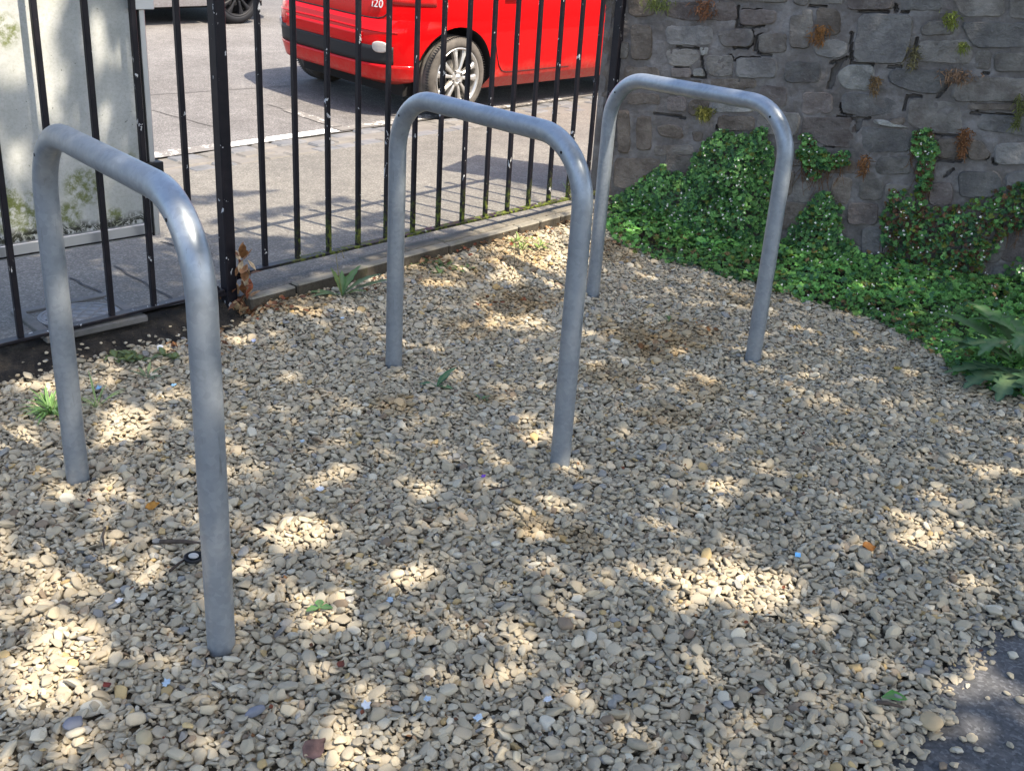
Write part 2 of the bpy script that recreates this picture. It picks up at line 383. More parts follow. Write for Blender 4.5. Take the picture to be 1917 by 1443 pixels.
# worn seam joints scored across the pavement
def groove(name, a, b, w, m, parent):
    d = b - a; L = np.linalg.norm(d); d /= L; q = np.cross([0, 0, 1.], d); n = 9; v = []
    for i in range(n):
        c = a + d * L * i / (n - 1) + q * .006 * math.sin(i * 2.1)
        v += [c - q * w, c + q * w]
    f = [(2 * i, 2 * i + 2, 2 * i + 3, 2 * i + 1) for i in range(n - 1)]
    mk(name, v, f, m, parent)
seam = plain('tar_seam', (.035, .034, .034), .85)
for (a, b) in (((213, 497), (330, 563)), ((130, 519), (240, 572)), ((300, 452), (400, 475))):
    groove('joint', PV(*pv(*a, .004), .004), PV(*pv(*b, .004), .004), .005, seam, pavement)
for (a, b) in (((500, 195), (660, 243)), ((280, 205), (430, 245)), ((280, 178), (545, 160))):
    groove('crack', PV(*pv(*a, .004), .004), PV(*pv(*b, .004), .004), .006, plain('road_crack', (.10, .092, .086), .9), road)

# gutter of granite setts between pavement and road
gut = sheet('gutter', SL, T_PAVE, T_LINE, -.008, MAT['gutter'], kind='structure')
row = [(T_PAVE + .006 + i * .148, .142) for i in range(3)]
for ri, (t, w) in enumerate(row):
    s = -.35 + ri * .07
    while s < 6.4:
        L = random.uniform(.13, .25); hh = random.choice((-.004, -.001, .003, .005)) + random.uniform(-.002, .002)
        if random.random() < .8:
            mb = MB(); sk = random.uniform(-.012, .012)
            mb.box(PV(s + L / 2, t + w / 2, hh - .03), (U * (L / 2 - .008) + N * sk + np.array([0, 0, PSL * L / 2]), N * (w / 2 - .007), (random.uniform(-.002, .002), 0, .03)), .012)
            mb.build('sett', MAT['sett'] if random.random() < .55 else MAT['gutter'], gut)
        s += L
mk_w = NT('worn_road_paint'); _p = mk_w.pos()
mk_w.set(col=mk_w.mix(mk_w.ramp(mk_w.math('ADD', mk_w.noise(20, 7, .75, _p), mk_w.math('MULTIPLY', mk_w.noise(3, 3, .6, _p), .5)), [(.76, 0.), (.84, 1.)]), (.14, .13, .12), (.55, .53, .5)), rough=.85)
def marking(s0, s1, t0, t1, m):
    n = 1 + max(2, int((t1 - t0) / .2)); v = [PV(s, t, .005) for s in np.linspace(s0, s1, 5) for t in np.linspace(t0, t1, n)]
    mk('road_marking', v, [(i * n + j, (i + 1) * n + j, (i + 1) * n + j + 1, i * n + j + 1) for i in range(4) for j in range(n - 1)], m, road)
marking(1.66, 2.62, T_LINE + .005, T_LINE + .105, MAT['mark']); marking(.6, 1.64, T_LINE - .01, T_LINE + .12, mk_w.m)
marking(2.64, 3.3, T_LINE + .01, T_LINE + .115, mk_w.m); marking(3.3, 9., T_LINE + .01, T_LINE + .115, mk_w.m)
marking(2.66, 2.76, T_LINE + .13, 3.15, mk_w.m)

# ------------------------------------------------------------------ height of the gravel bed, its outline
def smooth(a): a = np.clip(a, 0, 1); return a * a * (3 - 2 * a)
def gh(x, y):
    dx = x - P0[0]; dy = y - P0[1]; s = dx * U[0] + dy * U[1]; t = dx * N[0] + dy * N[1]
    zt = PZ0 + PSL * np.clip(s, -6, 12) - .036
    base = .006 * np.sin(x * 3.1 + 1) * np.cos(y * 2.7) + .004 * np.sin(x * 7.3 + y * 5.1)
    return base + smooth((t + .75) / .62) * zt * smooth((s + .08) / .22)
def gpt(px, py):
    p = gz(px, py, 0)
    for _ in range(6): p = gz(px, py, float(gh(p[0], p[1])))
    return p
GR = [gpt(*q) for q in ((-1000, 930), (-420, 800), (-60, 712), (0, 700), (60, 690), (150, 672), (225, 640), (300, 618), (345, 602), (400, 598), (455, 582), (500, 562), (560, 545), (740, 490), (900, 450), (1060, 409))]
GR += [PV(2.45, -.1), WP(.05, 0), WP(.4, 0), WP(1.2, 0), WP(2.2, 0), WP(3.4, 0), WP(4.6, 0)]
GR += [gz(*q) for q in ((3000, 990), (2500, 1050), (2150, 1090), (1917, 1165), (1868, 1195), (1850, 1240), (1795, 1290), (1780, 1345), (1735, 1385), (1705, 1443), (1640, 1560), (1500, 1700), (-300, 1900), (-1100, 1700), (-1500, 1250))]
gx0, gx1 = min(p[0] for p in GR), max(p[0] for p in GR); gy0, gy1 = min(p[1] for p in GR), max(p[1] for p in GR)
# earth under the stones, soil strip along the fence, tarmac in the near corner
tv = [gz(*q, -.022) for q in ((1700, 1700), (1500, 1600), (1640, 1400), (1760, 1270), (1840, 1150), (2000, 1060), (2600, 980))] + [np.array([6, 2.5, -.022]), np.array([6, -1.5, -.022]), np.array([.3, -1.5, -.022])]
NX, NY = 150, 160; v = []
for j in range(NY):
    for i in range(NX):
        x = gx0 - .4 + (gx1 - gx0 + .8) * i / (NX - 1); y = gy0 - .3 + (gy1 - gy0 + .6) * j / (NY - 1)
        s, t = st_of(np.array([x, y, 0])); z = float(gh(x, y)) - .017
        if t > -.06: z = min(z, -.06)
        if inpoly(np.array([x]), np.array([y]), tv)[0]: z = -.06
        v.append((x, y, z))
mk('earth', v, [(j * NX + i, j * NX + i + 1, (j + 1) * NX + i + 1, (j + 1) * NX + i) for j in range(NY - 1) for i in range(NX - 1)], MAT['grit'], smooth=True, kind='structure')
ns_, nt_ = 120, 22; v = []
for i in range(ns_):
    s = -3.4 + (3.4 + .02) * i / (ns_ - 1); te = .05 - .07 * s
    for j in range(nt_):
        q = j / (nt_ - 1); t = te - .24 * q; z = (pz(s) - .012) * (1 - smooth(q / .75)) - .035 * smooth((q - .6) / .4)
        p = PV(s, t); z += .012 * vnoise(p[0], p[1], 22) + .008 * vnoise(p[0], p[1], 60) * min(1, j / 3)
        v.append((p[0], p[1], z))
mk('soil', v, [(i * nt_ + j, (i + 1) * nt_ + j, (i + 1) * nt_ + j + 1, i * nt_ + j + 1) for i in range(ns_ - 1) for j in range(nt_ - 1)], MAT['soil'], smooth=True, kind='structure')
mk('tarmac', tv, [tuple(range(len(tv)))], MAT['tarmac'], kind='structure')

# concrete edging along the gravel and the row of pavers behind it
edg = empty('edging', P0, kind='structure')
def slab(name, s0, s1, t0, t1, top, dep, m, parent, bev=.007, org=P0):
    mb = MB(); c = PV((s0 + s1) / 2, (t0 + t1) / 2, top - dep / 2)
    mb.box(c - org, (U * ((s1 - s0) / 2) + np.array([0, 0, PSL * (s1 - s0) / 2]), N * ((t1 - t0) / 2), (0, 0, dep / 2)), bev)
    return mb.build(name, m, parent)
def s_on_edge(px, py): return pv(px, py)[0]
cuts = [.035, .27, 1.18, s_on_edge(955, 421), s_on_edge(995, 411), s_on_edge(1034, 401), 2.5]
for i in range(len(cuts) - 1):
    o = slab('edging_stone', cuts[i] + .004, cuts[i + 1] - .004, -.092 + random.uniform(-.003, .003), -.04, .006 + random.uniform(-.004, .004), .2, MAT['kerb'], edg)
pc = [.72, .97, 1.2, 1.45, 1.66, 1.86, 2.06, 2.28, 2.5]
for i in range(len(pc) - 1):
    slab('paver', pc[i] + .005, pc[i + 1] - .005, -.034, .05, .003 + random.uniform(0, .006), .06, MAT['paver'], edg, .006)
slab('kerb_stub', -1.34, -1.10, -.27, -.20, -.01, .16, MAT['conc'], edg)

# ================================================================== STONE WALL
wall = empty('stone_wall', WC, WA, label='dark grey rubble stone wall with creepers growing on it', cat='wall')
HW, KL, KR = 1.78, -.12, 6.0
def W(px, py):
    return wl(px, py)
Z1 = lambda x, y: W(1100 + x / 4.7925, y / 4.7925)
Z2 = lambda x, y: W(1500 + x / 4.597, y / 4.597)
Z3 = lambda x, y: W(1480 + x / 4.373, 220 + y / 4.373)
def q4(fn, *a):
    if len(a) == 4 and not isinstance(a[0], tuple): a = ((a[0], a[1]), (a[2], a[1]), (a[2], a[3]), (a[0], a[3]))
    return [fn(*p) for p in a]
TR = []                                            # traced stones: (outline, material index)
for fn, lst in ((Z1, [((160, -40, 250, 165), 2), (((150, 180), (245, 180), (222, 500), (140, 520)), 2), (((130, 545), (212, 545), (190, 880), (122, 900)), 2), ((365, -60, 605, 150), 2),
        ((385, 215, 575, 545), 2), (((320, 595), (640, 605), (655, 700), (310, 720)), 2), (((655, 20), (1100, 10), (1180, 180), (960, 195), (690, 150)), 3), ((1130, 10, 1335, 195), 3),
        (((1360, 80), (1700, 95), (1690, 215), (1500, 235), (1365, 230)), 3), ((700, 235, 1120, 410), 1), (((1150, 270), (1490, 255), (1480, 430), (1190, 420)), 1), ((1525, 300, 1790, 480), 0),
        ((1810, 130, 2000, 440), 0), (((700, 440), (980, 445), (1010, 510), (930, 605), (720, 590)), 0), (((992, 425), (1085, 425), (1085, 485), (1020, 510)), 4), (((1045, 505), (1300, 490), (1310, 690), (1080, 690)), 0),
        ((1320, 520, 1705, 705), 1), ((1760, 555, 2090, 745), 1), ((740, 612, 925, 700), 3), (((945, 690), (1050, 690), (1030, 615), (950, 620)), 4), ((1090, 705, 1520, 795), 2), ((700, 720, 1075, 850), 2),
        ((1545, 770, 1790, 965), 3), ((340, 840, 650, 940), 2), ((705, 865, 890, 1005), 3), ((270, 985, 380, 1380), 2), ((432, 1040, 575, 1355), 2), (((620, 1130), (760, 1110), (865, 1160), (860, 1250), (640, 1220)), 2),
        (((935, 1180), (1040, 1180), (1020, 1280), (940, 1260)), 2), ((1165, 1040, 1500, 1175), 2), ((590, 1300, 955, 1395), 0), ((230, 1420, 650, 1690), 2), ((900, 890, 1090, 1040), 2), ((1120, 900, 1500, 1010), 4)]),
    (Z2, [((60, -60, 360, 40), 0), ((380, -40, 800, 85), 3), ((848, -40, 1225, 95), 1), (((1270, -60), (1760, -60), (1750, 150), (1380, 155)), 0), ((1785, -60, 2120, 170), 0),
        (((495, 115), (960, 125), (965, 240), (930, 430), (875, 555), (455, 540), (455, 400)), 1), ((0, 75, 100, 300), 0), (((90, 350), (250, 330), (400, 370), (405, 470), (300, 515), (110, 470)), 1), (((120, 60), (330, 80), (340, 310), (140, 320)), 2),
        (((1020, 240), (1100, 170), (1230, 180), (1330, 300), (1030, 310)), 0), (((1010, 350), (1450, 345), (1475, 470), (1450, 550), (1000, 540)), 0), (((1345, 190), (2100, 200), (2100, 410), (1480, 420)), 1),
        (((1500, 440), (1640, 440), (1630, 610), (1490, 600)), 0), ((1650, 450, 2100, 620), 0), (((290, 660), (370, 560), (600, 565), (640, 620), (600, 790), (360, 770)), 4),
        (((735, 640), (790, 595), (1260, 600), (1275, 690), (1180, 820), (1000, 800), (760, 730)), 1), (((1310, 720), (1500, 650), (2000, 680), (2000, 870), (1290, 880)), 0), ((0, 795, 270, 985), 3),
        (((350, 790), (640, 810), (830, 880), (800, 970), (560, 1010), (340, 975)), 1), (((925, 850), (1370, 890), (1390, 1150), (1100, 1150), (895, 1060)), 0), ((1420, 890, 1890, 950), 2), (((1530, 985), (2100, 1010), (2100, 1200), (1500, 1110)), 1),
        (((0, 1010), (430, 1010), (470, 1100), (440, 1280), (210, 1260), (0, 1180)), 3), (((510, 1090), (940, 1130), (965, 1310), (520, 1320)), 1), (((600, 1035), (720, 1030), (960, 1110), (640, 1080)), 4), (((750, 1040), (880, 1000), (890, 1060), (800, 1090)), 2),
        ((1160, 1190, 1375, 1365), 2), (((1420, 1200), (1560, 1220), (1640, 1330), (1600, 1380), (1430, 1380)), 2), ((1660, 1230, 2050, 1420), 1)]),
    (Z3, [((700, 320, 990, 470), 0), ((560, 500, 760, 680), 0), (((1365, 440), (1700, 440), (1740, 560), (1690, 650), (1380, 660)), 1), ((1130, 530, 1330, 720), 3), ((15, 480, 165, 700), 0), ((460, 700, 720, 880), 3),
        ((580, 900, 760, 1130), 1), (((1760, 870), (2100, 850), (2100, 1190), (1700, 1180)), 3), ((1650, 1210, 2000, 1390), 1), ((240, 350, 540, 460), 2), ((1760, 440, 2080, 620), 1), ((820, 1080, 980, 1230), 3)])):
    for a, mi in lst:
        TR.append((q4(fn, *a) if isinstance(a[0], (tuple, list)) else q4(fn, *a), mi))
# the courses that the trace leaves open
CELL = .02; KX = int((KR - KL) / CELL); KZ = int(HW / CELL); occ = np.zeros((KZ, KX), bool)
kk, zz = np.meshgrid(KL + (np.arange(KX) + .5) * CELL, (np.arange(KZ) + .5) * CELL)
for p, _ in TR: occ |= inpoly(kk, zz, p)
z = .0
while z < HW - .05:
    h = random.uniform(.1, .2); h = min(h, HW - z); k = KL + random.uniform(0, .05)
    while k < KR - .05:
        L = random.uniform(.14, .42); L = min(L, KR - k); i0, i1 = int(z / CELL), max(int((z + h) / CELL), int(z / CELL) + 1); j0 = int((k - KL) / CELL); j1 = min(int((k + L - KL) / CELL), KX)
        blk = occ[i0:i1, j0:j1]
        if blk.size and blk.mean() > .04:
            cols = np.where(blk.mean(0) > .1)[0]
            if len(cols) and cols[0] >= 5: L = cols[0] * CELL
            else: k += .03; continue
        g = .011
        if L > .08: TR.append(([(k + g, z + g + random.uniform(-.006, .006)), (k + L - g, z + g + random.uniform(-.006, .006)), (k + L - g + random.uniform(-.012, .012), z + h - g), (k + g + random.uniform(-.012, .012), z + h - g)], random.choice((0, 0, 1, 2, 3))))
        occ[i0:i1, j0:j1] = True; k += L
    z += h
def stone_outline(poly, n=26):
    p = [np.array(q, float) for q in poly]; e = []
    m = len(p)
    for i in range(m):                              # round the corners
        a, b, c = p[i - 1], p[i], p[(i + 1) % m]; r = min(.028, .3 * np.linalg.norm(a - b), .3 * np.linalg.norm(c - b))
        da = (a - b) / (np.linalg.norm(a - b) + 1e-9); dc = (c - b) / (np.linalg.norm(c - b) + 1e-9)
        for w in (0, .33, .67, 1): e.append((1 - w) ** 2 * (b + da * r) + 2 * w * (1 - w) * b + w * w * (b + dc * r))
    e = np.array(e + [e[0]]); d = np.r_[0, np.cumsum(np.linalg.norm(np.diff(e, axis=0), axis=1))]
    u = np.linspace(0, d[-1], n, endpoint=False); o = np.c_[np.interp(u, d, e[:, 0]), np.interp(u, d, e[:, 1])]
    if ((o[:, 0] * np.roll(o[:, 1], -1) - np.roll(o[:, 0], -1) * o[:, 1]).sum()) < 0: o = o[::-1]
    return o
OUT = []
nst = 0
for p, mi in TR:
    o = stone_outline(p); c = o.mean(0); sz = min(np.ptp(o[:, 0]), np.ptp(o[:, 1])); n = len(o); sd = random.uniform(0, 90)
    o = o + np.array([[.006 * vnoise(a, b, 25, sd), .006 * vnoise(b, a, 25, sd + 4)] for a, b in o]); OUT.append(o)
    pr = random.choice((.0, .001, .002, .004, .006, .009)); tl = (random.uniform(-.025, .025), random.uniform(-.025, .025)); v = []
    for sc_, off in ((1., -.05), (1., -.004), (1 - .009 / sz, pr), (1 - .05 / max(sz, .08), pr), (.6, pr), (.28, pr)):
        for a, b in o:
            k, z_ = c + (np.array([a, b]) - c) * sc_
            f_ = off + (0 if off < 0 else (k - c[0]) * tl[0] + (z_ - c[1]) * tl[1] + (.004 * vnoise(k, z_, 9, sd)) + .004 * vnoise(k, z_, 34, sd))
            v.append((k, -f_, z_))
    v.append((c[0], -pr, c[1])); f = [(r * n + i, r * n + (i + 1) % n, (r + 1) * n + (i + 1) % n, (r + 1) * n + i) for r in range(5) for i in range(n)] + [(5 * n + i, 5 * n + (i + 1) % n, 6 * n) for i in range(n)]
    so_ = mk('stone', v, f, MAT['stone'][mi], wall, True); nst += 1
    try: so_.data.set_sharp_from_angle(angle=R_(26))
    except Exception: pass
# mortar face: rough bed a little behind the stones, with open cracks
ms = .0065; nk, nz = int((3.2 - KL) / ms) + 1, int(HW / ms) + 1; dep = np.full((nz, nk), -.0035)
for o in OUT:
    m = len(o)
    for i in range(m):
        a, b = o[i], o[(i + 1) % m]
        for w in np.linspace(0, 1, max(2, int(np.linalg.norm(b - a) / .006)), endpoint=False):
            q = a + (b - a) * w; j, i_ = int(round((q[0] - KL) / ms)), int(round(q[1] / ms))
            if 1 < j < nk - 2 and 1 < i_ < nz - 2 and mnoise.noise(Vector((q[0] * 3.7, q[1] * 5.5, 2.))) > .50: dep[i_ - 1:i_ + 1, j - 1:j + 1] = -.04
def carve(fn, pts, w=.008):
    p = [np.array(fn(*q)) for q in pts]
    for a, b in zip(p[:-1], p[1:]):
        for u_ in np.linspace(0, 1, max(2, int(np.linalg.norm(b - a) / .004))):
            q = a + (b - a) * u_; r = max(1, int(round(w * .62 / ms))); j, i_ = int(round((q[0] - KL) / ms)), int(round(q[1] / ms))
            if r < j < nk - r and r < i_ < nz - r: dep[i_ - r:i_ + r, j - r:j + r] = -.034
for fn, pts, w in ((Z2, ((500, 97), (640, 100), (760, 95)), .011), (Z2, ((80, 50), (220, 55)), .01), (Z2, ((815, 40), (830, 95)), .012), (Z2, ((870, 102), (930, 100)), .007), (Z2, ((260, 535), (330, 530), (400, 490)), .012), (Z2, ((330, 560), (280, 620), (255, 740)), .02),
        (Z2, ((440, 280), (435, 420), (440, 540)), .009), (Z2, ((440, 545), (620, 565)), .006), (Z2, ((765, 575), (870, 570)), .011), (Z2, ((400, 1005), (470, 1025), (590, 1018)), .014), (Z2, ((500, 1030), (500, 1080), (470, 1115)), .016), (Z2, ((1285, 710), (1240, 770), (1180, 835)), .012),
        (Z2, ((920, 825), (1040, 825)), .009), (Z2, ((915, 840), (895, 940)), .006), (Z2, ((1160, 1145), (1220, 1160), (1370, 1165)), .01), (Z2, ((1480, 970), (1510, 965)), .012), (Z2, ((1500, 970), (1860, 1000)), .006), (Z2, ((1000, 330), (985, 460)), .01), (Z2, ((1570, 632), (1610, 632)), .012),
        (Z1, ((810, 415), (880, 435), (990, 435)), .011), (Z1, ((1030, 510), (1035, 600), (1065, 690)), .012), (Z1, ((795, 602), (900, 605)), .009), (Z1, ((940, 686), (1060, 690)), .007), (Z1, ((1360, 60), (1345, 160), (1350, 260)), .006), (Z1, ((1520, 330), (1505, 440)), .006), (Z1, ((1570, 485), (1650, 495)), .01),
        (Z1, ((610, 1020), (740, 1030), (870, 1055)), .006), (Z3, ((1270, 480), (1340, 420)), .012), (Z3, ((1180, 345), (1400, 355)), .006), (Z3, ((280, 230), (360, 235)), .006)): carve(fn, pts, w)
v = []
for i in range(nz):
    for j in range(nk):
        k, z_ = KL + j * ms, i * ms; d = dep[i, j] + .005 * mnoise.noise(Vector((k * 16, z_ * 16, 0))) + .003 * mnoise.noise(Vector((k * 45, z_ * 45, 7)))
        v.append((k, -d, z_))
f = [(i * nk + j, i * nk + j + 1, (i + 1) * nk + j + 1, (i + 1) * nk + j) for i in range(nz - 1) for j in range(nk - 1)]
mk('mortar', v, f, MAT['mortar'], wall, False)
mb = MB(); mb.box(((KL + KR) / 2, .27, HW / 2), (((KR - KL) / 2 - .002, 0, 0), (0, .19, 0), (0, 0, HW / 2 - .002))); mb.box(((3.2 + KR) / 2, .05, HW / 2), (((KR - 3.2) / 2 - .003, 0, 0), (0, .045, 0), (0, 0, HW / 2 - .004)))
mb.box((KL + .02, .06, HW / 2), ((.018, 0, 0), (0, .062, 0), (0, 0, HW / 2 - .006)))
mb.build('wall_core', MAT['mortar'], wall)
k = KL - .02
while k < KR:
    L = random.uniform(.3, .5); mb = MB(); mb.box((k + L / 2, .2, HW + .035), ((L / 2 - .006, 0, 0), (0, .27, 0), (0, 0, .04)), .015); mb.build('coping_stone', MAT['stone'][random.choice((0, 1, 2))], wall); k += L

# ================================================================== FENCE
fence = empty('iron_fence', P0, label='black painted iron railing fence with chipped paint and mossy bar feet', cat='fence')
BS = .1242 * SC                                    # bar spacing
RZ = lambda s: .177 + .0134 * (s - 1.075 * BS)     # rail of the right run
LD = np.array([math.cos(.805), math.sin(.805), 0]); LN = np.array([-LD[1], LD[0], 0]); LZ = lambda s: .12 + .0454 * s
TOPZ = 1.315
def post(p, w, z1, name='fence_post'):
    mb = MB(); a = .0; d1 = U * w / 2; d2 = N * w / 2
    mb.box(p + np.array([0, 0, (z1 - .25) / 2]), (d1, d2, (0, 0, (z1 + .25) / 2)), .004)
    mb.box(p + np.array([0, 0, z1 + .008]), (d1 * 1.12, d2 * 1.12, (0, 0, .01)), .004)
    mb.build(name, MAT['iron'], fence)
post(np.zeros(3), .049, 1.42); post(U * (1.87 * SC), .048, 1.42)
post(LD * -2.9, .049, 1.36)
def bar_mesh(h, w=.0205):
    mb = MB(); mb.box((0, 0, h / 2), ((w / 2, 0, 0), (0, w / 2, 0), (0, 0, h / 2)), .0025)
    b = len(mb.v); z0 = h                           # spear head
    prof = [(0, w * .5), (.012, w * .75), (.03, w * .62), (.055, w * 1.0), (.10, w * .12)]
    for (zz_, r) in prof: mb.v += [(r, 0, z0 + zz_), (0, r * .5, z0 + zz_), (-r, 0, z0 + zz_), (0, -r * .5, z0 + zz_)]; mb.c += [(1, 1, 1)] * 4
    for i in range(len(prof) - 1):
        for k in range(4): mb.f.append((b + i * 4 + k, b + i * 4 + (k + 1) % 4, b + i * 4 + 4 + (k + 1) % 4, b + i * 4 + 4 + k))
    mb.f.append(tuple(b + (len(prof) - 1) * 4 + k for k in range(4)))
    o = mb.build('bar', MAT['iron'], fence); return o
proto = bar_mesh(TOPZ - .18 + .10); first = True
def bar(p, ang, lean=0.):
    global first
    if first: o = proto; first = False
    else: o = proto.copy(); COL.objects.link(o); o.parent = fence
    o.location = tuple(p); o.rotation_euler = (lean, random.uniform(-.003, .003), ang)
for i in range(14):
    s = (i + 1.075) * BS
    bar(U * s + np.array([0, 0, RZ(s) - .004]), FTH)
for j in range(-11, 4):
    s = (-3.936 + j + 1.075 - 1.075) * BS
    bar(LD * s + np.array([0, 0, LZ(s) - .004]), .805)
def rail(name, p, q, w, h, nrm):
    mb = MB(); d = q - p; mb.box((p + q) / 2, (d / 2, nrm * w / 2, (0, 0, h / 2)), .002); return mb.build(name, MAT['iron'], fence)
s1 = 1.87 * SC - .03
rail('bottom_rail', U * .03 + np.array([0, 0, RZ(.03)]), U * s1 + np.array([0, 0, RZ(s1)]), .042, .012, N)
rail('top_rail', U * .03 + np.array([0, 0, TOPZ]), U * s1 + np.array([0, 0, TOPZ + .03]), .042, .012, N)
rail('bottom_rail', LD * -.03 + np.array([0, 0, LZ(-.03)]), LD * -2.88 + np.array([0, 0, LZ(-2.88)]), .042, .012, LN)
rail('top_rail', LD * -.03 + np.array([0, 0, TOPZ + .06]), LD * -2.88 + np.array([0, 0, TOPZ - .03]), .042, .012, LN)
for p, d, nn in ((U * .05 + np.array([0, 0, RZ(.05)]), U, N), (LD * -.05 + np.array([0, 0, LZ(-.05)]), -LD, LN), (U * (s1 - .03) + np.array([0, 0, RZ(s1)]), -U, N)):
    mb = MB(); mb.box(p - d * .012 + np.array([0, 0, -.014]), (d * .03, nn * .019, (0, 0, .007)), .002); mb.build('bracket', MAT['iron'], fence)
    mb = MB(); mb.tube([p + np.array([0, 0, .006]), p + np.array([0, 0, .015])], .0105, 6); mb.tube([p + np.array([0, 0, .015]), p + np.array([0, 0, .021])], .005, 6); mb.build('bolt', MAT['iron'], fence)

# ================================================================== CYCLE STANDS
def stand_path(w, h, r, n=12):
    p = [(-w / 2, 0, -.25), (-w / 2, 0, 0), (-w / 2, 0, h - r)]
    for i in range(1, n + 1):
        a = math.pi / 2 * i / n; p.append((-w / 2 + r - r * math.cos(a), 0, h - r + r * math.sin(a)))
    p += [(0, 0, h)]
    p += [(-x, y, z) for (x, y, z) in p[::-1][1:]]
    return p
STW, STH, STR = .6915 * SC, .726 * SC, .0307
THS = R_(-49.2)
for i, (x, y, lab) in enumerate(((-.6766, 1.6739, 'galvanised steel cycle stand nearest the white board, at the left'), (-.104, 2.4118, 'galvanised steel cycle stand in the middle, in front of the red car'), (.4811, 3.1643, 'galvanised steel cycle stand beside the stone wall and green creeper'))):
    st = empty('cycle_stand', (x * SC, y * SC, 0), THS, label=lab, cat='cycle stand', group='row of steel cycle stands in the gravel')
    mb = MB(); mb.tube(stand_path(STW, STH, .19), STR, 28); mb.build('hoop', MAT['galv'], st, True)
    for sx in (-1, 1):
        a = math.pi / 4 + (.12 if sx > 0 else -.05); c = np.array([sx * (STW / 2 - .19 + .19 * math.cos(a)), 0, STH - .19 + .19 * math.sin(a)])
        mb = MB(); mb.tube([c + np.array([0, -STR * 1.012, 0]), c + np.array([0, -STR * .9, 0])], .0045, 10); mb.build('vent_hole', MAT['hole'], st)

# ================================================================== SIGN BOARD behind the left railings
BT = .06
BO = P0 + LN * BT
def bd(px, py): return on_vertical(px, py, BO, LD)
bx1, bz0 = bd(291, 438); bx0 = -2.15
for px_, py_, r_ in ((158, 350, .12), (40, 415, .13), (85, 400, .09), (10, 60, .11), (215, 410, .07), (130, 405, .09), (5, 380, .10)):
    a_, b_ = bd(px_, py_); BOARD_GREEN.append((a_ - bx1, b_ - bz0 - .0495, r_))
MAT['board'] = m_board()
board = empty('sign_board', BO + LD * bx1 + np.array([0, 0, bz0]), .805, label='dirty white board in an aluminium frame fixed behind the left railings', cat='board')
BW, BH = bx1 - bx0, 1.5; tl_ = .0197               # its edges run slightly uphill like the rail
def bb(name, x0, x1, z0, z1, y, d, m, bev=.002):
    mb = MB(); mb.box(((x0 + x1) / 2, y, (z0 + z1) / 2 + tl_ * (x0 + x1) / 2), (((x1 - x0) / 2, 0, tl_ * (x1 - x0) / 2), (0, d / 2, 0), (0, 0, (z1 - z0) / 2)), bev); return mb.build(name, m, board)
o = bb('panel', -BW + .02, -.015, .048, BH - .02, .008, .006, MAT['board'], 0)
me = o.data
for vv in me.vertices: vv.co.z -= .0495
o.location = (0, 0, .0495)
bb('frame', -BW, -.0125, 0, .05, .0, .034, MAT['alu'], .003); bb('frame', -BW, -.0125, BH - .04, BH, .0, .034, MAT['alu'], .003)
bb('frame', -.012, .012, 0, BH, .0, .036, MAT['alu'], .003); bb('frame', -BW - .024, -BW, 0, BH, .0, .036, MAT['alu'], .003)
bb('frame_lip', -BW, -.0135, .006, .012, -.018, .004, MAT['dark'], 0)
bb('frame_lip', -.02, -.0125, .0, BH, -.0185, .003, MAT['dark'], 0)
cxb, czb = bd(287, 312); bb('bracket', -.045, .034, czb - bz0 - .026, czb - bz0 + .022, -.012, .05, MAT['blackpl'])
cxb, czb = bd(250, 6); bb('clamp', -.05, .03, czb - bz0 - .018, czb - bz0 + .05, -.03, .05, MAT['alu'])

# ================================================================== MANHOLE COVER in the pavement
s0, t0 = pv(170, 602); mh = empty('manhole_cover', PV(s0, t0 + .085, .002), FTH - .09, label='iron manhole cover with diamond lattice set in the pavement beyond the fence', cat='manhole cover')
mb = MB()
for (cx_, cy_, hx, hy) in ((0, .155, .19, .02), (0, -.155, .19, .02), (.172, 0, .02, .134), (-.172, 0, .02, .134)): mb.box((cx_, cy_, -.004), ((hx, 0, PSL * hx), (0, hy, 0), (0, 0, .012)), .003)
mb.build('frame', MAT['conc'], mh)
mb = MB(); n = 40; v = [(.148 * math.cos(a), .132 * math.sin(a), z_) for z_ in (-.02, .004) for a in np.linspace(0, 2 * math.pi, n, endpoint=False)]
mb.add(v, [tuple(range(n, 2 * n))] + [(i, (i + 1) % n, n + (i + 1) % n, n + i) for i in range(n)]); lid = mb.build('lid', MAT['castiron'], mh)
mb = MB(); mb.box((0, 0, -.012), ((.152, 0, 0), (0, .136, 0), (0, 0, .006))); mb.build('pit', MAT['dark'], mh)
mb = MB()
for sg in (1, -1):
    for q in np.arange(-.22, .23, .045):
        pts = []
        for u_ in np.linspace(-.2, .2, 41):
            x = u_ * .707 + q * .707; y = sg * (u_ * .707 - q * .707)
            if (x / .128) ** 2 + (y / .113) ** 2 < 1: pts.append((x, y, .005))
        if len(pts) > 1: mb.tube([pts[0], pts[-1]], .0045, 4)
n = 40; mb.tube([(.137 * math.cos(a), .122 * math.sin(a), .005) for a in np.linspace(0, 2 * math.pi, n)], .004, 5); mb.build('lattice', MAT['castiron'], lid, kind='stuff')

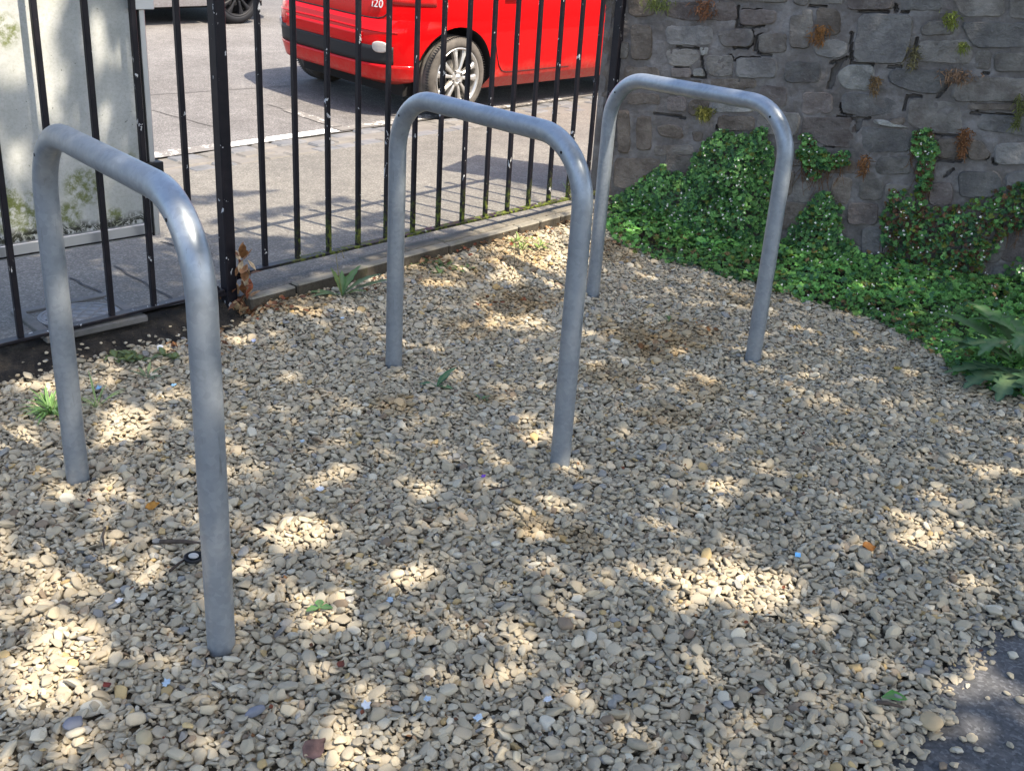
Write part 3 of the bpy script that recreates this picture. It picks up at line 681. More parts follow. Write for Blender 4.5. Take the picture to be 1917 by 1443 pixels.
# ================================================================== CARS
LV = [(.19, .770, .34, .22), (.25, .815, .20, .1), (.285, .842, .05, .05), (.40, .855, .014, .02), (.55, .862, .0, 0.), (.62, .866, .004, .01), (.69, .866, .02, .02), (.72, .864, .05, .03), (.78, .866, .055, .09), (.92, .856, .075, .3), (1.0, .838, .11, .75), (1.06, .80, .16, 1.0), (1.22, .72, .33, 1.35), (1.36, .63, .47, 1.75), (1.44, .55, .60, 2.05), (1.465, .40, .85, 2.3)]
def lvl(z, col): return float(np.interp(z, [l[0] for l in LV], [l[col] for l in LV]))
CL = 3.99
def bpt(a, z, off=0., n=5.2):                      # body surface: a = angle (pi = middle of the tail), z height
    def raw(a):
        w = lvl(z, 1); xr = lvl(z, 2); xf = CL - lvl(z, 3); hl = (xf - xr) / 2; xc = (xf + xr) / 2
        c, s = math.cos(a), math.sin(a)
        return np.array([xc + hl * math.copysign(abs(c) ** (2 / n), c), w * math.copysign(abs(s) ** (2 / n), s), z])
    p = raw(a)
    if off:
        d = raw(a + .004) - raw(a - .004); nr = np.array([d[1], -d[0], 0]); nr /= np.linalg.norm(nr) + 1e-9; p = p + nr * off
    return p
def a_of_x(x, z, side=-1):                         # angle on the given flank whose x matches
    lo, hi = (math.pi, 1.5 * math.pi) if side < 0 else (math.pi / 2, math.pi)
    f = lambda a: bpt(a, z)[0]
    for _ in range(40):
        m = (lo + hi) / 2
        if side < 0: (lo, hi) = (m, hi) if f(m) < x else (lo, m)
        else: (lo, hi) = (lo, m) if f(m) < x else (m, hi)
    return (lo + hi) / 2
def a_of_y(y, z):                                  # angle on the tail whose y matches
    lo, hi = math.pi * .5, math.pi * 1.5
    for _ in range(40):
        m = (lo + hi) / 2
        if bpt(m, z)[1] > y: lo = m
        else: hi = m
    return (lo + hi) / 2
def patch(fa0, fa1, z0, z1, off, na=40, nz=6, edge=True):
    """skin patch lifted off the body; fa0/fa1 may be functions of z"""
    v = []; f = []
    for j in range(nz + 1):
        z_ = z0 + (z1 - z0) * j / nz; a0 = fa0(z_) if callable(fa0) else fa0; a1 = fa1(z_) if callable(fa1) else fa1
        for i in range(na + 1): v.append(bpt(a0 + (a1 - a0) * i / na, z_, off))
    m = na + 1; f = [(j * m + i, j * m + i + 1, (j + 1) * m + i + 1, (j + 1) * m + i) for j in range(nz) for i in range(na)]
    if edge:
        b = len(v)
        for j in range(nz + 1):
            z_ = z0 + (z1 - z0) * j / nz; a0 = fa0(z_) if callable(fa0) else fa0; a1 = fa1(z_) if callable(fa1) else fa1
            for i in range(na + 1): v.append(bpt(a0 + (a1 - a0) * i / na, z_, -.01))
        for i in range(na): f += [(i + 1, i, b + i, b + i + 1), (nz * m + i, nz * m + i + 1, b + nz * m + i + 1, b + nz * m + i)]
        for j in range(nz): f += [(j * m, (j + 1) * m, b + (j + 1) * m, b + j * m), ((j + 1) * m + na, j * m + na, b + j * m + na, b + (j + 1) * m + na)]
    return v, f
WHX, WHR, WHW, WB = .66, .307, .19, 2.55
def wheel(parent, x, y, side, rim_m):
    w = empty('wheel', (x, y, WHR), parent=parent)
    if side < 0: w.rotation_euler = (0, 0, math.pi)
    # local +y is outward
    R = WHR; prof = [(-.19, .20), (-.19, .25), (-.183, .285), (-.165, R - .004), (-.15, R), (-.127, R), (-.124, R - .007), (-.118, R - .007), (-.115, R), (-.082, R), (-.079, R - .007), (-.073, R - .007), (-.07, R), (-.04, R), (-.022, R - .004), (-.006, .288), (.002, .268), (.003, .248), (-.002, .232), (-.012, .224)]
    v, f = lathe(prof, 90); mk('tyre', v, f, MAT['tyre'] if rim_m is MAT['alloy'] else MAT['blackpl'], w, True)
    mb = MB()
    for k in range(90):                             # tread blocks' cross grooves at the shoulder
        a = 2 * math.pi * k / 90; d = np.array([math.cos(a), 0, math.sin(a)]); tg = np.array([-d[2], 0, d[0]])
        mb.box(d * (R - .002) + np.array([0, -.026, 0]), (tg * .0022, (0, .019, 0), d * .0035))
    mb.build('tread_groove', MAT['dark'], w, kind='stuff')
    v, f = lathe([(-.012, .226), (.0, .228), (.002, .222), (-.006, .214), (-.03, .208), (-.15, .20), (-.17, .20)], 72); mk('rim', v, f, rim_m, w, True)
    v, f = lathe([(-.10, .0), (-.10, .203)], 48); mk('brake_shade', v, f, MAT['dark'], w)
    v, f = lathe([(-.085, .05), (-.085, .125), (-.1, .125)], 40); mk('brake_disc', v, f, plain('brake_steel', (.2, .19, .18), .5, .7), w)
    for k in range(5):
        for sg in (-1, 1):
            a = math.pi / 2 + .12 + 2 * math.pi * k / 5 + sg * .25; a0 = math.pi / 2 + .12 + 2 * math.pi * k / 5 + sg * .25
            d0 = np.array([math.cos(a0), 0, math.sin(a0)]); d1 = np.array([math.cos(a + sg * .0), 0, math.sin(a)]); v = []
            for (r, hw, y_) in ((.045, .014, -.012), (.09, .012, -.008), (.16, .018, -.012), (.213, .030, -.018)):
                c = d0 * r if r < .06 else d1 * r; tg = np.array([-d1[2], 0, d1[0]])
                v += [c - tg * hw + np.array([0, y_ - .004, 0]), c - tg * hw * .45 + np.array([0, y_ + .004, 0]), c + tg * hw * .45 + np.array([0, y_ + .004, 0]), c + tg * hw + np.array([0, y_ - .004, 0]), c + tg * hw * .9 + np.array([0, y_ - .035, 0]), c - tg * hw * .9 + np.array([0, y_ - .035, 0])]
            f = [(i * 6 + k2, i * 6 + (k2 + 1) % 6, i * 6 + 6 + (k2 + 1) % 6, i * 6 + 6 + k2) for i in range(3) for k2 in range(6)]
            mbq = MB(); mbq.add(v, f); mbq.build('spoke', rim_m, w)
    v, f = lathe([(-.04, .0), (-.012, .062), (-.006, .058), (-.004, .036), (-.006, .034), (-.004, .03), (.0, .022), (.001, .0)], 32); mk('hub', v, f, rim_m, w, True)
    for k in range(4):
        a = math.pi / 4 + k * math.pi / 2 + .25; c = np.array([.05 * math.cos(a), 0, .05 * math.sin(a)])
        mb = MB(); mb.tube([c + np.array([0, -.02, 0]), c + np.array([0, .001, 0])], .0095, 6); mb.build('lug_nut', MAT['chrome'], w)
        mb = MB(); mb.tube([c + np.array([0, -.007, 0]), c + np.array([0, -.0035, 0])], .0135, 12); mb.build('lug_seat', MAT['dark'], w)
    mb = MB(); n = 24                               # slanted H in an oval on the cap
    mb.tube([(.019 * math.cos(q), .0025, .0135 * math.sin(q)) for q in np.linspace(0, 2 * math.pi, n)], .0016, 5)
    mb.tube([(-.009, .0025, -.009), (-.004, .0025, .0095)], .0019, 5); mb.tube([(.004, .0025, -.0095), (.009, .0025, .009)], .0019, 5); mb.tube([(-.006, .0025, -.002), (.006, .0025, .002)], .0016, 5)
    mb.build('emblem', MAT['chrome'], w)
    return w
def make_car(name, label, paint, loc, rz, pitch, detail=True):
    car = empty(name, loc, rz, label=label, cat='car'); zt_ = Vector((0, 0, 1)) - Vector(U) * PSL - Vector(N) * TB; zt_.normalize(); xt_ = Vector((math.cos(rz), math.sin(rz), 0)); xt_ = (xt_ - zt_ * xt_.dot(zt_)).normalized()
    car.rotation_euler = Matrix((xt_, zt_.cross(xt_), zt_)).transposed().to_euler()
    A = 128; zs = sorted(set([l[0] for l in LV] + [.28, .37, .47, .56, .73, .86, .96, 1.14, 1.29, 1.40])); v = []; f = []
    aa = [2 * math.pi * i / A for i in range(A)]
    for z_ in zs:
        for a in aa: v.append(bpt(a, z_))
    nz = len(zs); f = [(j * A + i, j * A + (i + 1) % A, (j + 1) * A + (i + 1) % A, (j + 1) * A + i) for j in range(nz - 1) for i in range(A)]
    v.append((CL / 2, 0, .19)); v.append((CL / 2 + .1, 0, 1.475)); b = len(v) - 2
    f += [((i + 1) % A, i, b) for i in range(A)] + [((nz - 1) * A + i, (nz - 1) * A + (i + 1) % A, b + 1) for i in range(A)]
    body = mk('body', v, f, paint, car, True); body.data.materials.append(MAT['dark'])
    # wheel arches cut out of the shell
    mbc = MB()
    for x in (WHX, WHX + WB):
        for sd in (-1, 1):
            n = 40; y0, y1 = sd * .60, sd * 1.0; vv = [(x + .365 * math.cos(q), y_, WHR + .012 + .365 * math.sin(q)) for y_ in (y0, y1) for q in np.linspace(0, 2 * math.pi, n, endpoint=False)]
            mbc.add(vv, [tuple(range(n)), tuple(range(n, 2 * n))[::-1]] + [(i, (i + 1) % n, n + (i + 1) % n, n + i) for i in range(n)])
    cut = mbc.build('cutter', MAT['dark']); cut.data.materials.clear(); cut.data.materials.append(paint); cut.data.materials.append(MAT['dark'])
    for p_ in cut.data.polygons: p_.material_index = 1
    cut.matrix_world = Matrix.Identity(4); body.parent = None
    md = body.modifiers.new('arch', 'BOOLEAN'); md.object = cut; md.operation = 'DIFFERENCE'; md.solver = 'EXACT'
    dg = bpy.context.evaluated_depsgraph_get(); nm = bpy.data.meshes.new_from_object(body.evaluated_get(dg)); body.modifiers.clear(); old = body.data; body.data = nm; nm.name = 'body'
    bpy.data.objects.remove(cut); body.parent = car
    for p_ in nm.polygons: p_.use_smooth = True
    try: nm.set_sharp_from_angle(angle=R_(32))
    except Exception: pass
    for x in (WHX, WHX + WB):
        for sd in (-1, 1): wheel(car, x, sd * (.862 - .012), sd, MAT['alloy'] if detail else MAT['blackpl'])
    # glasshouse
    for nm_, a0, a1, z0, z1 in (('rear_window', a_of_y(.52, 1.2), a_of_y(-.52, 1.2), 1.06, 1.36), ('side_window', a_of_x(1.0, 1.1), a_of_x(2.6, 1.1), 1.07, 1.36), ('side_window', a_of_x(2.6, 1.1, 1), a_of_x(1.0, 1.1, 1), 1.07, 1.36)):
        vv, ff = patch(a0, a1, z0, z1, .004, 24, 4); mk(nm_, vv, ff, MAT['glass'], car, True)
    # underbody lip and sills
    mb = MB(); mb.box((CL / 2, 0, .2), ((CL / 2 - .3, 0, 0), (0, .62, 0), (0, 0, .05))); mb.build('underbody', MAT['dark'], car)
    def strip(name, pts, m, w=.004, off=.002):       # pts: (angle, z) along a shut line
        vv = []
        for (a, z_) in pts: vv.append(bpt(a, z_, off))
        mb = MB(); mb.tube(vv, w, 5); return mb.build(name, m, car)
    sd = -1
    gap = MAT['dark']
    # rear door shut line and sill seam, near flank
    pts = [(1.03, .98), (1.035, .8), (1.03, .66), (1.045, .56), (1.075, .46), (1.11, .38), (1.15, .335), (1.2, .32)] + [(1.2 + .1 * i, .317) for i in range(1, 13)]
    strip('door_gap', [(a_of_x(x, z_), z_) for x, z_ in pts], gap, .0035, .0015)
    if detail:
        # bumper skins
        aR = lambda z_: a_of_x(.305, z_); aL = lambda z_: 2 * math.pi - aR(z_)
        bl = lambda z_: a_of_y(.80, z_) ; br = lambda z_: a_of_y(-.80, z_)
        vv, ff = patch(a_of_y(.68, .47), a_of_y(-.68, .47), .405, .535, .006, 60, 4); mk('bumper_band', vv, ff, MAT['blackpl'], car, True)
        vv, ff = patch(a_of_y(.80, .34), a_of_x(.30, .34), .285, .402, .012, 60, 5); mk('bumper_lip', vv, ff, paint, car, True)
        # lower edge of the upper bumper dips towards the middle
        vv, ff = patch(a_of_y(.46, .56), a_of_y(-.46, .56), .525, .62, .010, 40, 4); mk('bumper_panel', vv, ff, paint, car, True)
        for y0, y1 in ((-.655, -.555), (.555, .655)):
            v2 = []; n = 28; cz = .53; cy = (y0 + y1) / 2
            for rr_, off in ((1., .004), (1., .013), (.8, .014), (.4, .015)):
                for k in range(n):
                    q = 2 * math.pi * k / n; yy = cy + rr_ * (y1 - y0) / 2 * math.copysign(abs(math.cos(q)) ** .8, math.cos(q)); zz_ = cz + rr_ * .04 * math.copysign(abs(math.sin(q)) ** .8, math.sin(q)); v2.append(bpt(a_of_y(yy, zz_), zz_, off))
            v2.append(bpt(a_of_y(cy, cz), cz, .0155)); f2 = [(r * n + k, r * n + (k + 1) % n, (r + 1) * n + (k + 1) % n, (r + 1) * n + k) for r in range(3) for k in range(n)] + [(3 * n + k, 3 * n + (k + 1) % n, 4 * n) for k in range(n)]
            mk('rear_lamp', v2, f2, MAT['lens'], car, True)
        # tailgate shut line: along the bottom, up round the corner
        pts = [(-.2 + i * .06 - .36, .675) for i in range(15)]
        tg = [(y, .722) for y in np.linspace(.60, -.50, 24)] + [(-.555, .726), (-.595, .74), (-.62, .77), (-.635, .83), (-.64, .92), (-.64, 1.02)]
        strip('tailgate_gap', [(a_of_y(y, z_), z_) for y, z_ in tg], gap, .0045, .001)
        strip('bumper_crease', [(a_of_y(y, .635 + .012 * math.cos(y * 2)), .635 + .012 * math.cos(y * 2)) for y in np.linspace(.7, -.7, 40)], paint, .007, .001)
        # tail lamps on the corners
        for s_ in (-1, 1):
            a0, a1 = a_of_y(s_ * .80, .86), a_of_y(s_ * .60, .86)
            vv, ff = patch(min(a0, a1), max(a0, a1), .83, .99, .006, 14, 5); mk('tail_lamp', vv, ff, MAT['redlens'], car, True)
        # i20 badge, lower right of the tailgate
        cu = bpy.data.curves.new('badge', 'FONT'); cu.body = 'i20'; cu.size = .078; cu.extrude = .003; cu.align_x = 'CENTER'; cu.space_character = 1.1
        tob = bpy.data.objects.new('tmp', cu); COL.objects.link(tob); dg = bpy.context.evaluated_depsgraph_get(); bme = bpy.data.meshes.new_from_object(tob.evaluated_get(dg)); bpy.data.objects.remove(tob)
        bme.materials.clear(); bme.materials.append(MAT['badge']); p_ = bpt(a_of_y(-.54, .83), .83, .008); q_ = bpt(a_of_y(-.47, .83), .83, .008)
        xa = Vector(p_ - q_).normalized(); za = Vector((-1, 0, .12)); za = (za - xa * za.dot(xa)).normalized(); ya = za.cross(xa)
        bo = bpy.data.objects.new('badge', bme); COL.objects.link(bo); bo.parent = car; mt = Matrix((xa, ya, za)).transposed().to_4x4(); mt.translation = Vector(p_) - ya * .03; bo.matrix_local = mt
    # door handle line, side repeater
    mb = MB(); mb.tube([bpt(a_of_x(1.12, .9), .9, .02), bpt(a_of_x(1.3, .905), .905, .024)], .014, 8); mb.build('door_handle', paint, car, True)
    return car
cs, ct = pv(855, 221)
CH = FTH - R_(1.4); dc = np.array([math.cos(CH), math.sin(CH), 0]); nc = np.array([-dc[1], dc[0], 0])
cl = PV(cs, ct) - dc * WHX + nc * .862
cl[2] = PV(*st_of(cl))[2]
make_car('red_hatchback', 'red hatchback parked beside the white line, tail to the left', MAT['red'], cl, CH, PSL)
ws, wt = pv(448, 46)
wl_ = PV(ws, wt) - U * (CL - (WHX + WB) + 0) * 0 - U * (WHX + WB) + N * .862; wl_[2] = PV(*st_of(wl_))[2]
make_car('white_car', 'white car at the far kerb, only its lower side showing', MAT['white'], wl_, FTH, PSL, False)

# ================================================================== GRAVEL
def icos(sub):
    bm = bmesh.new(); bmesh.ops.create_icosphere(bm, subdivisions=sub, radius=1); v = np.array([q.co[:] for q in bm.verts]); f = [[q.index for q in p.verts] for p in bm.faces]; bm.free(); return v, f
IV, IF = icos(3)
protos = bpy.data.collections.new('pebble_shapes')
NP = 22
for k in range(NP):
    sd = k * 7.31; ang = rng.random() < .72
    d = IV.copy()
    if ang:                                           # broken chips: shave flats off the ball
        for _ in range(rng.integers(6, 13)):
            nr = rng.normal(size=3); nr /= np.linalg.norm(nr); h = rng.uniform(.5, .86); q = d @ nr - h; d = d - np.outer(np.clip(q, 0, None) * .95, nr)
    dis = np.array([.20 * mnoise.noise(Vector(x * 1.1) + Vector((sd, 0, 0))) + .07 * mnoise.noise(Vector(x * 2.7) + Vector((0, sd, 0))) for x in d])
    d = d * (1 + dis)[:, None]
    e = rng.uniform(2.2, 3.2); d = np.sign(d) * np.abs(d) ** (2 / e) * np.array([1, 1, 1]) * .92 if not ang else d
    me = bpy.data.meshes.new('pebble'); me.from_pydata([tuple(x) for x in d], [], IF); me.polygons.foreach_set('use_smooth', [True] * len(IF)); me.materials.append(MAT['peb'])
    protos.objects.link(bpy.data.objects.new('pebble_%02d' % k, me))
def gn_scatter(name, pos, rot, scl, col, var, **kw):
    me = bpy.data.meshes.new(name); me.from_pydata([tuple(p) for p in pos], [], [])
    for nm, arr in (('rot', rot), ('scl', scl)):
        a = me.attributes.new(nm, 'FLOAT_VECTOR', 'POINT'); a.data.foreach_set('vector', np.asarray(arr, np.float32).ravel())
    a = me.attributes.new('col', 'FLOAT_COLOR', 'POINT'); c = np.ones((len(pos), 4), np.float32); c[:, :3] = col; a.data.foreach_set('color', c.ravel())
    a = me.attributes.new('var', 'INT', 'POINT'); a.data.foreach_set('value', np.asarray(var, np.int32))
    o = bpy.data.objects.new(name, me); COL.objects.link(o); props(o, **kw)
    ng = bpy.data.node_groups.new(name, 'GeometryNodeTree'); ng.interface.new_socket('Geometry', in_out='INPUT', socket_type='NodeSocketGeometry'); ng.interface.new_socket('Geometry', in_out='OUTPUT', socket_type='NodeSocketGeometry')
    gi = ng.nodes.new('NodeGroupInput'); go = ng.nodes.new('NodeGroupOutput'); ip = ng.nodes.new('GeometryNodeInstanceOnPoints'); ci = ng.nodes.new('GeometryNodeCollectionInfo')
    ci.inputs['Collection'].default_value = protos; ci.inputs['Separate Children'].default_value = True; ci.inputs['Reset Children'].default_value = True
    def na(nm, ty): x = ng.nodes.new('GeometryNodeInputNamedAttribute'); x.data_type = ty; x.inputs[0].default_value = nm; return x.outputs['Attribute']
    er = ng.nodes.new('FunctionNodeEulerToRotation')
    ip.inputs['Pick Instance'].default_value = True
    L = ng.links.new; L(gi.outputs[0], ip.inputs['Points']); L(ci.outputs[0], ip.inputs['Instance']); L(na('var', 'INT'), ip.inputs['Instance Index']); L(na('rot', 'FLOAT_VECTOR'), er.inputs[0]); L(er.outputs[0], ip.inputs['Rotation']); L(na('scl', 'FLOAT_VECTOR'), ip.inputs['Scale']); L(ip.outputs[0], go.inputs[0])
    md = o.modifiers.new('scatter', 'NODES'); md.node_group = ng
    return o
GP = [(p[0], p[1]) for p in GR]
hs = .0033; HX, HY = int((gx1 - gx0 + .4) / hs), int((gy1 - gy0 + .4) / hs)
hxs = gx0 - .2 + np.arange(HX) * hs; hys = gy0 - .2 + np.arange(HY) * hs
HM = gh(*np.meshgrid(hxs, hys)) - .019
HB = HM.copy()
legs = []
for (x, y) in ((-.6766, 1.6739), (-.104, 2.4118), (.4811, 3.1643)):
    for sg in (-1, 1): legs.append((x * SC + sg * STW / 2 * math.cos(THS), y * SC + sg * STW / 2 * math.sin(THS)))
legs.append((P0[0], P0[1]))
dirt = [(gpt(*q), r) for q, r in (((950, 572), .16), ((1000, 560), .14), ((890, 610), .13), ((1290, 620), .17), ((1215, 660), .12), ((1250, 775), .1), ((1140, 700), .12), ((1320, 725), .1), ((740, 755), .08), ((905, 745), .07), ((560, 560), .16), ((1240, 640), .15), ((1180, 620), .14), ((960, 470), .2), ((830, 500), .2), ((1000, 985), .06), ((1150, 470), .14), ((1400, 560), .12), ((1090, 1005), .07))]
PALC = np.array([(.395, .342, .262), (.375, .332, .262), (.42, .368, .28), (.325, .296, .242), (.44, .402, .328), (.42, .315, .165), (.245, .245, .246), (.20, .157, .12), (.48, .455, .395), (.375, .295, .215)])
PALC = PALC * np.array([1.02, 1., .94])
PALP = np.array([.25, .23, .18, .12, .11, .016, .03, .015, .03, .012]); PALP /= PALP.sum()
# outline of the creeper mat: the stones stop a little way under its edge
edge = [gpt(*q) for q in ((1122, 424), (1162, 463), (1224, 486), (1292, 500), (1365, 521), (1440, 544), (1500, 562), (1560, 580), (1620, 597), (1680, 624), (1740, 657), (1788, 706), (1850, 730), (1917, 745), (2050, 790), (2300, 850), (2700, 890))]
MP = [(p[0], p[1]) for p in edge] + [tuple(WP(k, 0)[:2]) for k in (4.0, 3.0, 2.2, 1.4, .7, .2, -.02)] + [tuple(PV(2.46, -.12)[:2])]
# how many: cover the bed roughly twice over
BA = abs(sum(GP[i - 1][0] * GP[i][1] - GP[i][0] * GP[i - 1][1] for i in range(len(GP)))) / 2
ea = math.pi * .0102 * .0074
NG = int(BA / ea * 2.5)
G_p, G_r, G_s, G_c, G_v = [], [], [], [], []
def cand(n): return np.c_[rng.uniform(gx0, gx1, n), rng.uniform(gy0, gy1, n)]
C_ = cand(int(NG * 4 * (gx1 - gx0) * (gy1 - gy0) / BA)); C_ = C_[inpoly(C_[:, 0], C_[:, 1], GP)]
te_ = [gz(*q, -.022)[:2] for q in ((1640, 1560), (1705, 1443), (1735, 1385), (1780, 1345), (1795, 1290), (1850, 1240), (1868, 1195), (1917, 1165), (2150, 1090))]
td_ = np.min([np.hypot(C_[:, 0] - (a + (b - a) * w)[0], C_[:, 1] - (a + (b - a) * w)[1]) for a, b in zip(te_[:-1], te_[1:]) for w in (0, .2, .4, .6, .8)], axis=0)
C_ = C_[rng.random(len(C_)) < .12 + td_ / .09]
exy = np.array([np.array(a[:2]) + (np.array(b[:2]) - np.array(a[:2])) * w for a, b in zip(edge[:-1], edge[1:]) for w in np.linspace(0, 1, 8)])
md_ = np.min(np.hypot(C_[:, None, 0] - exy[None, :, 0], C_[:, None, 1] - exy[None, :, 1]), axis=1)
C_ = C_[~(inpoly(C_[:, 0], C_[:, 1], MP) & (md_ > .07))]
for (lx, ly) in legs: C_ = C_[np.hypot(C_[:, 0] - lx, C_[:, 1] - ly) > STR + .004]
# nothing that the frame cannot show: keep what lies in front of the view and a margin round it
q = (np.c_[C_, np.zeros(len(C_))] - CAM); zc = q @ fw; xc_ = CX + F * (q @ rt) / zc; yc_ = CY + F * (q @ dn) / zc
C_ = C_[(zc > .5) & (xc_ > -1050) & (xc_ < 2950) & (yc_ < 1750)]
nsel = len(C_) // 4; CI = np.c_[((C_[:, 0] - hxs[0]) / hs).astype(int), ((C_[:, 1] - hys[0]) / hs).astype(int)]
for i in range(nsel):
    q4_ = CI[4 * i:4 * i + 4]; best = int(np.argmin(HM[q4_[:, 1], q4_[:, 0]] - HB[q4_[:, 1], q4_[:, 0]]))
    x, y = C_[4 * i + best]
    a = float(np.clip(rng.lognormal(math.log(.0098), .38), .0042, .0235))
    if rng.random() < .24: a = rng.uniform(.0032, .0062)
    b = a * rng.uniform(.5, .92); c = a * rng.uniform(.24, .52)
    yaw = rng.uniform(0, 2 * math.pi); r = int(a / hs) + 1
    jx, jy = int((x - hxs[0]) / hs), int((y - hys[0]) / hs)
    if jx < r + 1 or jy < r + 1 or jx > HX - r - 2 or jy > HY - r - 2: continue
    win = HM[jy - r:jy + r + 1, jx - r:jx + r + 1]
    dx = (np.arange(-r, r + 1) * hs)[None, :]; dy = (np.arange(-r, r + 1) * hs)[:, None]
    u_ = (dx * math.cos(yaw) + dy * math.sin(yaw)) / a; w_ = (-dx * math.sin(yaw) + dy * math.cos(yaw)) / b
    rr2 = u_ * u_ + w_ * w_; msk = rr2 < 1
    if not msk.any(): continue
    # tilt: follow the slope of what lies below
    gxs = np.gradient(win, hs, axis=1)[msk].mean(); gys = np.gradient(win, hs, axis=0)[msk].mean()
    gxs = np.clip(gxs * .7 + rng.normal(0, .34), -1.3, 1.3); gys = np.clip(gys * .7 + rng.normal(0, .34), -1.3, 1.3)
    prof = c * np.sqrt(np.clip(1 - rr2, 0, 1)); tilt = gxs * dx + gys * dy
    zc_ = np.percentile((win + prof - tilt)[msk], 52)
    top = zc_ + prof + tilt
    HM[jy - r:jy + r + 1, jx - r:jx + r + 1] = np.where(msk, np.maximum(win, top), win)
    nrm = Vector((-gxs, -gys, 1)).normalized(); xa = Vector((math.cos(yaw), math.sin(yaw), 0)); xa = (xa - nrm * xa.dot(nrm)).normalized(); ya = nrm.cross(xa)
    G_p.append((x, y, zc_)); G_r.append(Matrix((xa, ya, nrm)).transposed().to_euler()[:]); G_s.append((a, b, c))
    col = PALC[rng.choice(len(PALC), p=PALP)] * rng.lognormal(0, .11)
    for (dp, rd) in dirt:
        d_ = math.hypot(x - dp[0], y - dp[1]) / rd * (1 + .5 * mnoise.noise(Vector((x * 14, y * 14, 0))))
        if d_ < 1: col = col * (1 - .22 * (1 - d_ * d_)) * np.array([1, .92, .8])
    G_c.append(col); G_v.append(rng.integers(NP))
# strays on the tarmac and on the soil
for _ in range(30):
    t_ = random.random(); e0 = gz(1880, 1170, -.022); e1 = gz(1690, 1470, -.022); p = e0 + (e1 - e0) * t_ * 1.15; p = p + np.array([1, -.45, 0]) * abs(random.gauss(0, .07)); a = random.uniform(.007, .016)
    G_p.append((p[0], p[1], -.022 + a * .42)); G_r.append((random.uniform(-.2, .2), random.uniform(-.2, .2), random.uniform(0, 6.3))); G_s.append((a, a * random.uniform(.6, .95), a * random.uniform(.4, .6))); G_c.append(PALC[rng.choice(len(PALC), p=PALP)] * 1.05); G_v.append(rng.integers(NP))
for _ in range(60):
    s = random.uniform(-1.2, -.05); p = PV(s, .05 - .07 * s - random.uniform(.05, .22)); a = random.uniform(.006, .012)
    G_p.append((p[0], p[1], .012 + random.uniform(0, .02))); G_r.append((0, 0, random.uniform(0, 6.3))); G_s.append((a, a * .7, a * .5)); G_c.append(PALC[rng.choice(len(PALC), p=PALP)] * random.choice((.6, 1, 1.3))); G_v.append(rng.integers(NP))
gn_scatter('gravel', G_p, G_r, G_s, np.array(G_c), G_v, kind='stuff')
def gtop(x, y):                                       # top of the stones at a place
    jx, jy = int((x - hxs[0]) / hs), int((y - hys[0]) / hs)
    if 2 < jx < HX - 3 and 2 < jy < HY - 3: return float(np.percentile(HM[jy - 2:jy + 3, jx - 2:jx + 3], 80))
    return float(gh(x, y))
def onstones(px, py, lift=0.):
    p = gpt(px, py); p = gz(px, py, gtop(p[0], p[1]) * .7); return np.array([p[0], p[1], gtop(p[0], p[1]) + lift])

# ================================================================== CREEPER (small lobed leaves, white flowers)
def leaf_cloud(name, pts, nrm, size, cols, parent=None, stalk=None, **kw):
    n = len(pts); pts = np.asarray(pts); nrm = np.asarray(nrm) + rng.normal(0, .38, (n, 3)); nrm /= np.linalg.norm(nrm, axis=1)[:, None]
    a = np.cross(nrm, rng.normal(size=(n, 3))); a /= np.linalg.norm(a, axis=1)[:, None]; b = np.cross(nrm, a)
    ang = np.array([-90, -52, -30, 0, 22, 48, 68, 90, 112, 132, 158, 180, 210, 232]) * math.pi / 180
    rad = np.array([.25, .95, .72, 1.0, .74, 1.02, .76, 1.1, .76, 1.02, .74, 1.0, .72, .95]); k = len(ang)
    V = np.zeros((n, k + 1, 3)); sz = np.asarray(size)[:, None]
    V[:, 0] = pts
    for i in range(k):
        V[:, i + 1] = pts + sz * rad[i] * (math.cos(ang[i]) * a + math.sin(ang[i]) * b) + nrm * sz * rng.uniform(-.1, .22, (n, 1))
    Fc = []
    base = (np.arange(n) * (k + 1))[:, None, None]; tri = np.array([[0, i + 1, (i + 1) % k + 1] for i in range(k)])[None]
    Fc = (base + tri).reshape(-1, 3)
    cc = np.repeat(np.asarray(cols)[:, None, :], k + 1, 1); cc[:, 0] *= .85
    return mk(name, V.reshape(-1, 3), Fc, MAT['leaf'], parent, False, cc.reshape(-1, 3), **kw)
def flowers(name, pts, nrm, parent=None, **kw):
    V, Fc, Cc = [], [], []
    for p, n_ in zip(pts, nrm):
        n_ = np.array(n_) + rng.normal(0, .4, 3); n_ /= np.linalg.norm(n_); a = np.cross(n_, rng.normal(size=3)); a /= np.linalg.norm(a); b = np.cross(n_, a); s = rng.uniform(.0035, .0062); i0 = len(V); p = np.array(p)
        V.append(p); Cc.append((.7, .62, .35))
        for q in range(6):
            r = s * (1.25 if q % 2 == 0 else .8); V.append(p + r * (math.cos(q * 1.047) * a + math.sin(q * 1.047) * b) + n_ * s * .5); Cc.append((.80, .79, .84) if rng.random() < .8 else (.6, .55, .75))
        Fc += [(i0, i0 + 1 + q, i0 + 1 + (q + 1) % 6) for q in range(6)]
    return mk(name, V, Fc, MAT['petal'], parent, False, np.array(Cc), **kw)
def greens(n, base=(.040, .105, .030), yellow=.1, dark=.25):
    c = np.array(base)[None] * rng.lognormal(0, .28, (n, 1)) * np.array([1, 1, 1])[None]
    m = rng.random(n) < yellow; c[m] = np.array([.12, .15, .02]) * rng.lognormal(0, .2, (m.sum(), 1))
    m = rng.random(n) < dark; c[m] = np.array([.048, .135, .052]) * rng.lognormal(0, .2, (m.sum(), 1))
    return c
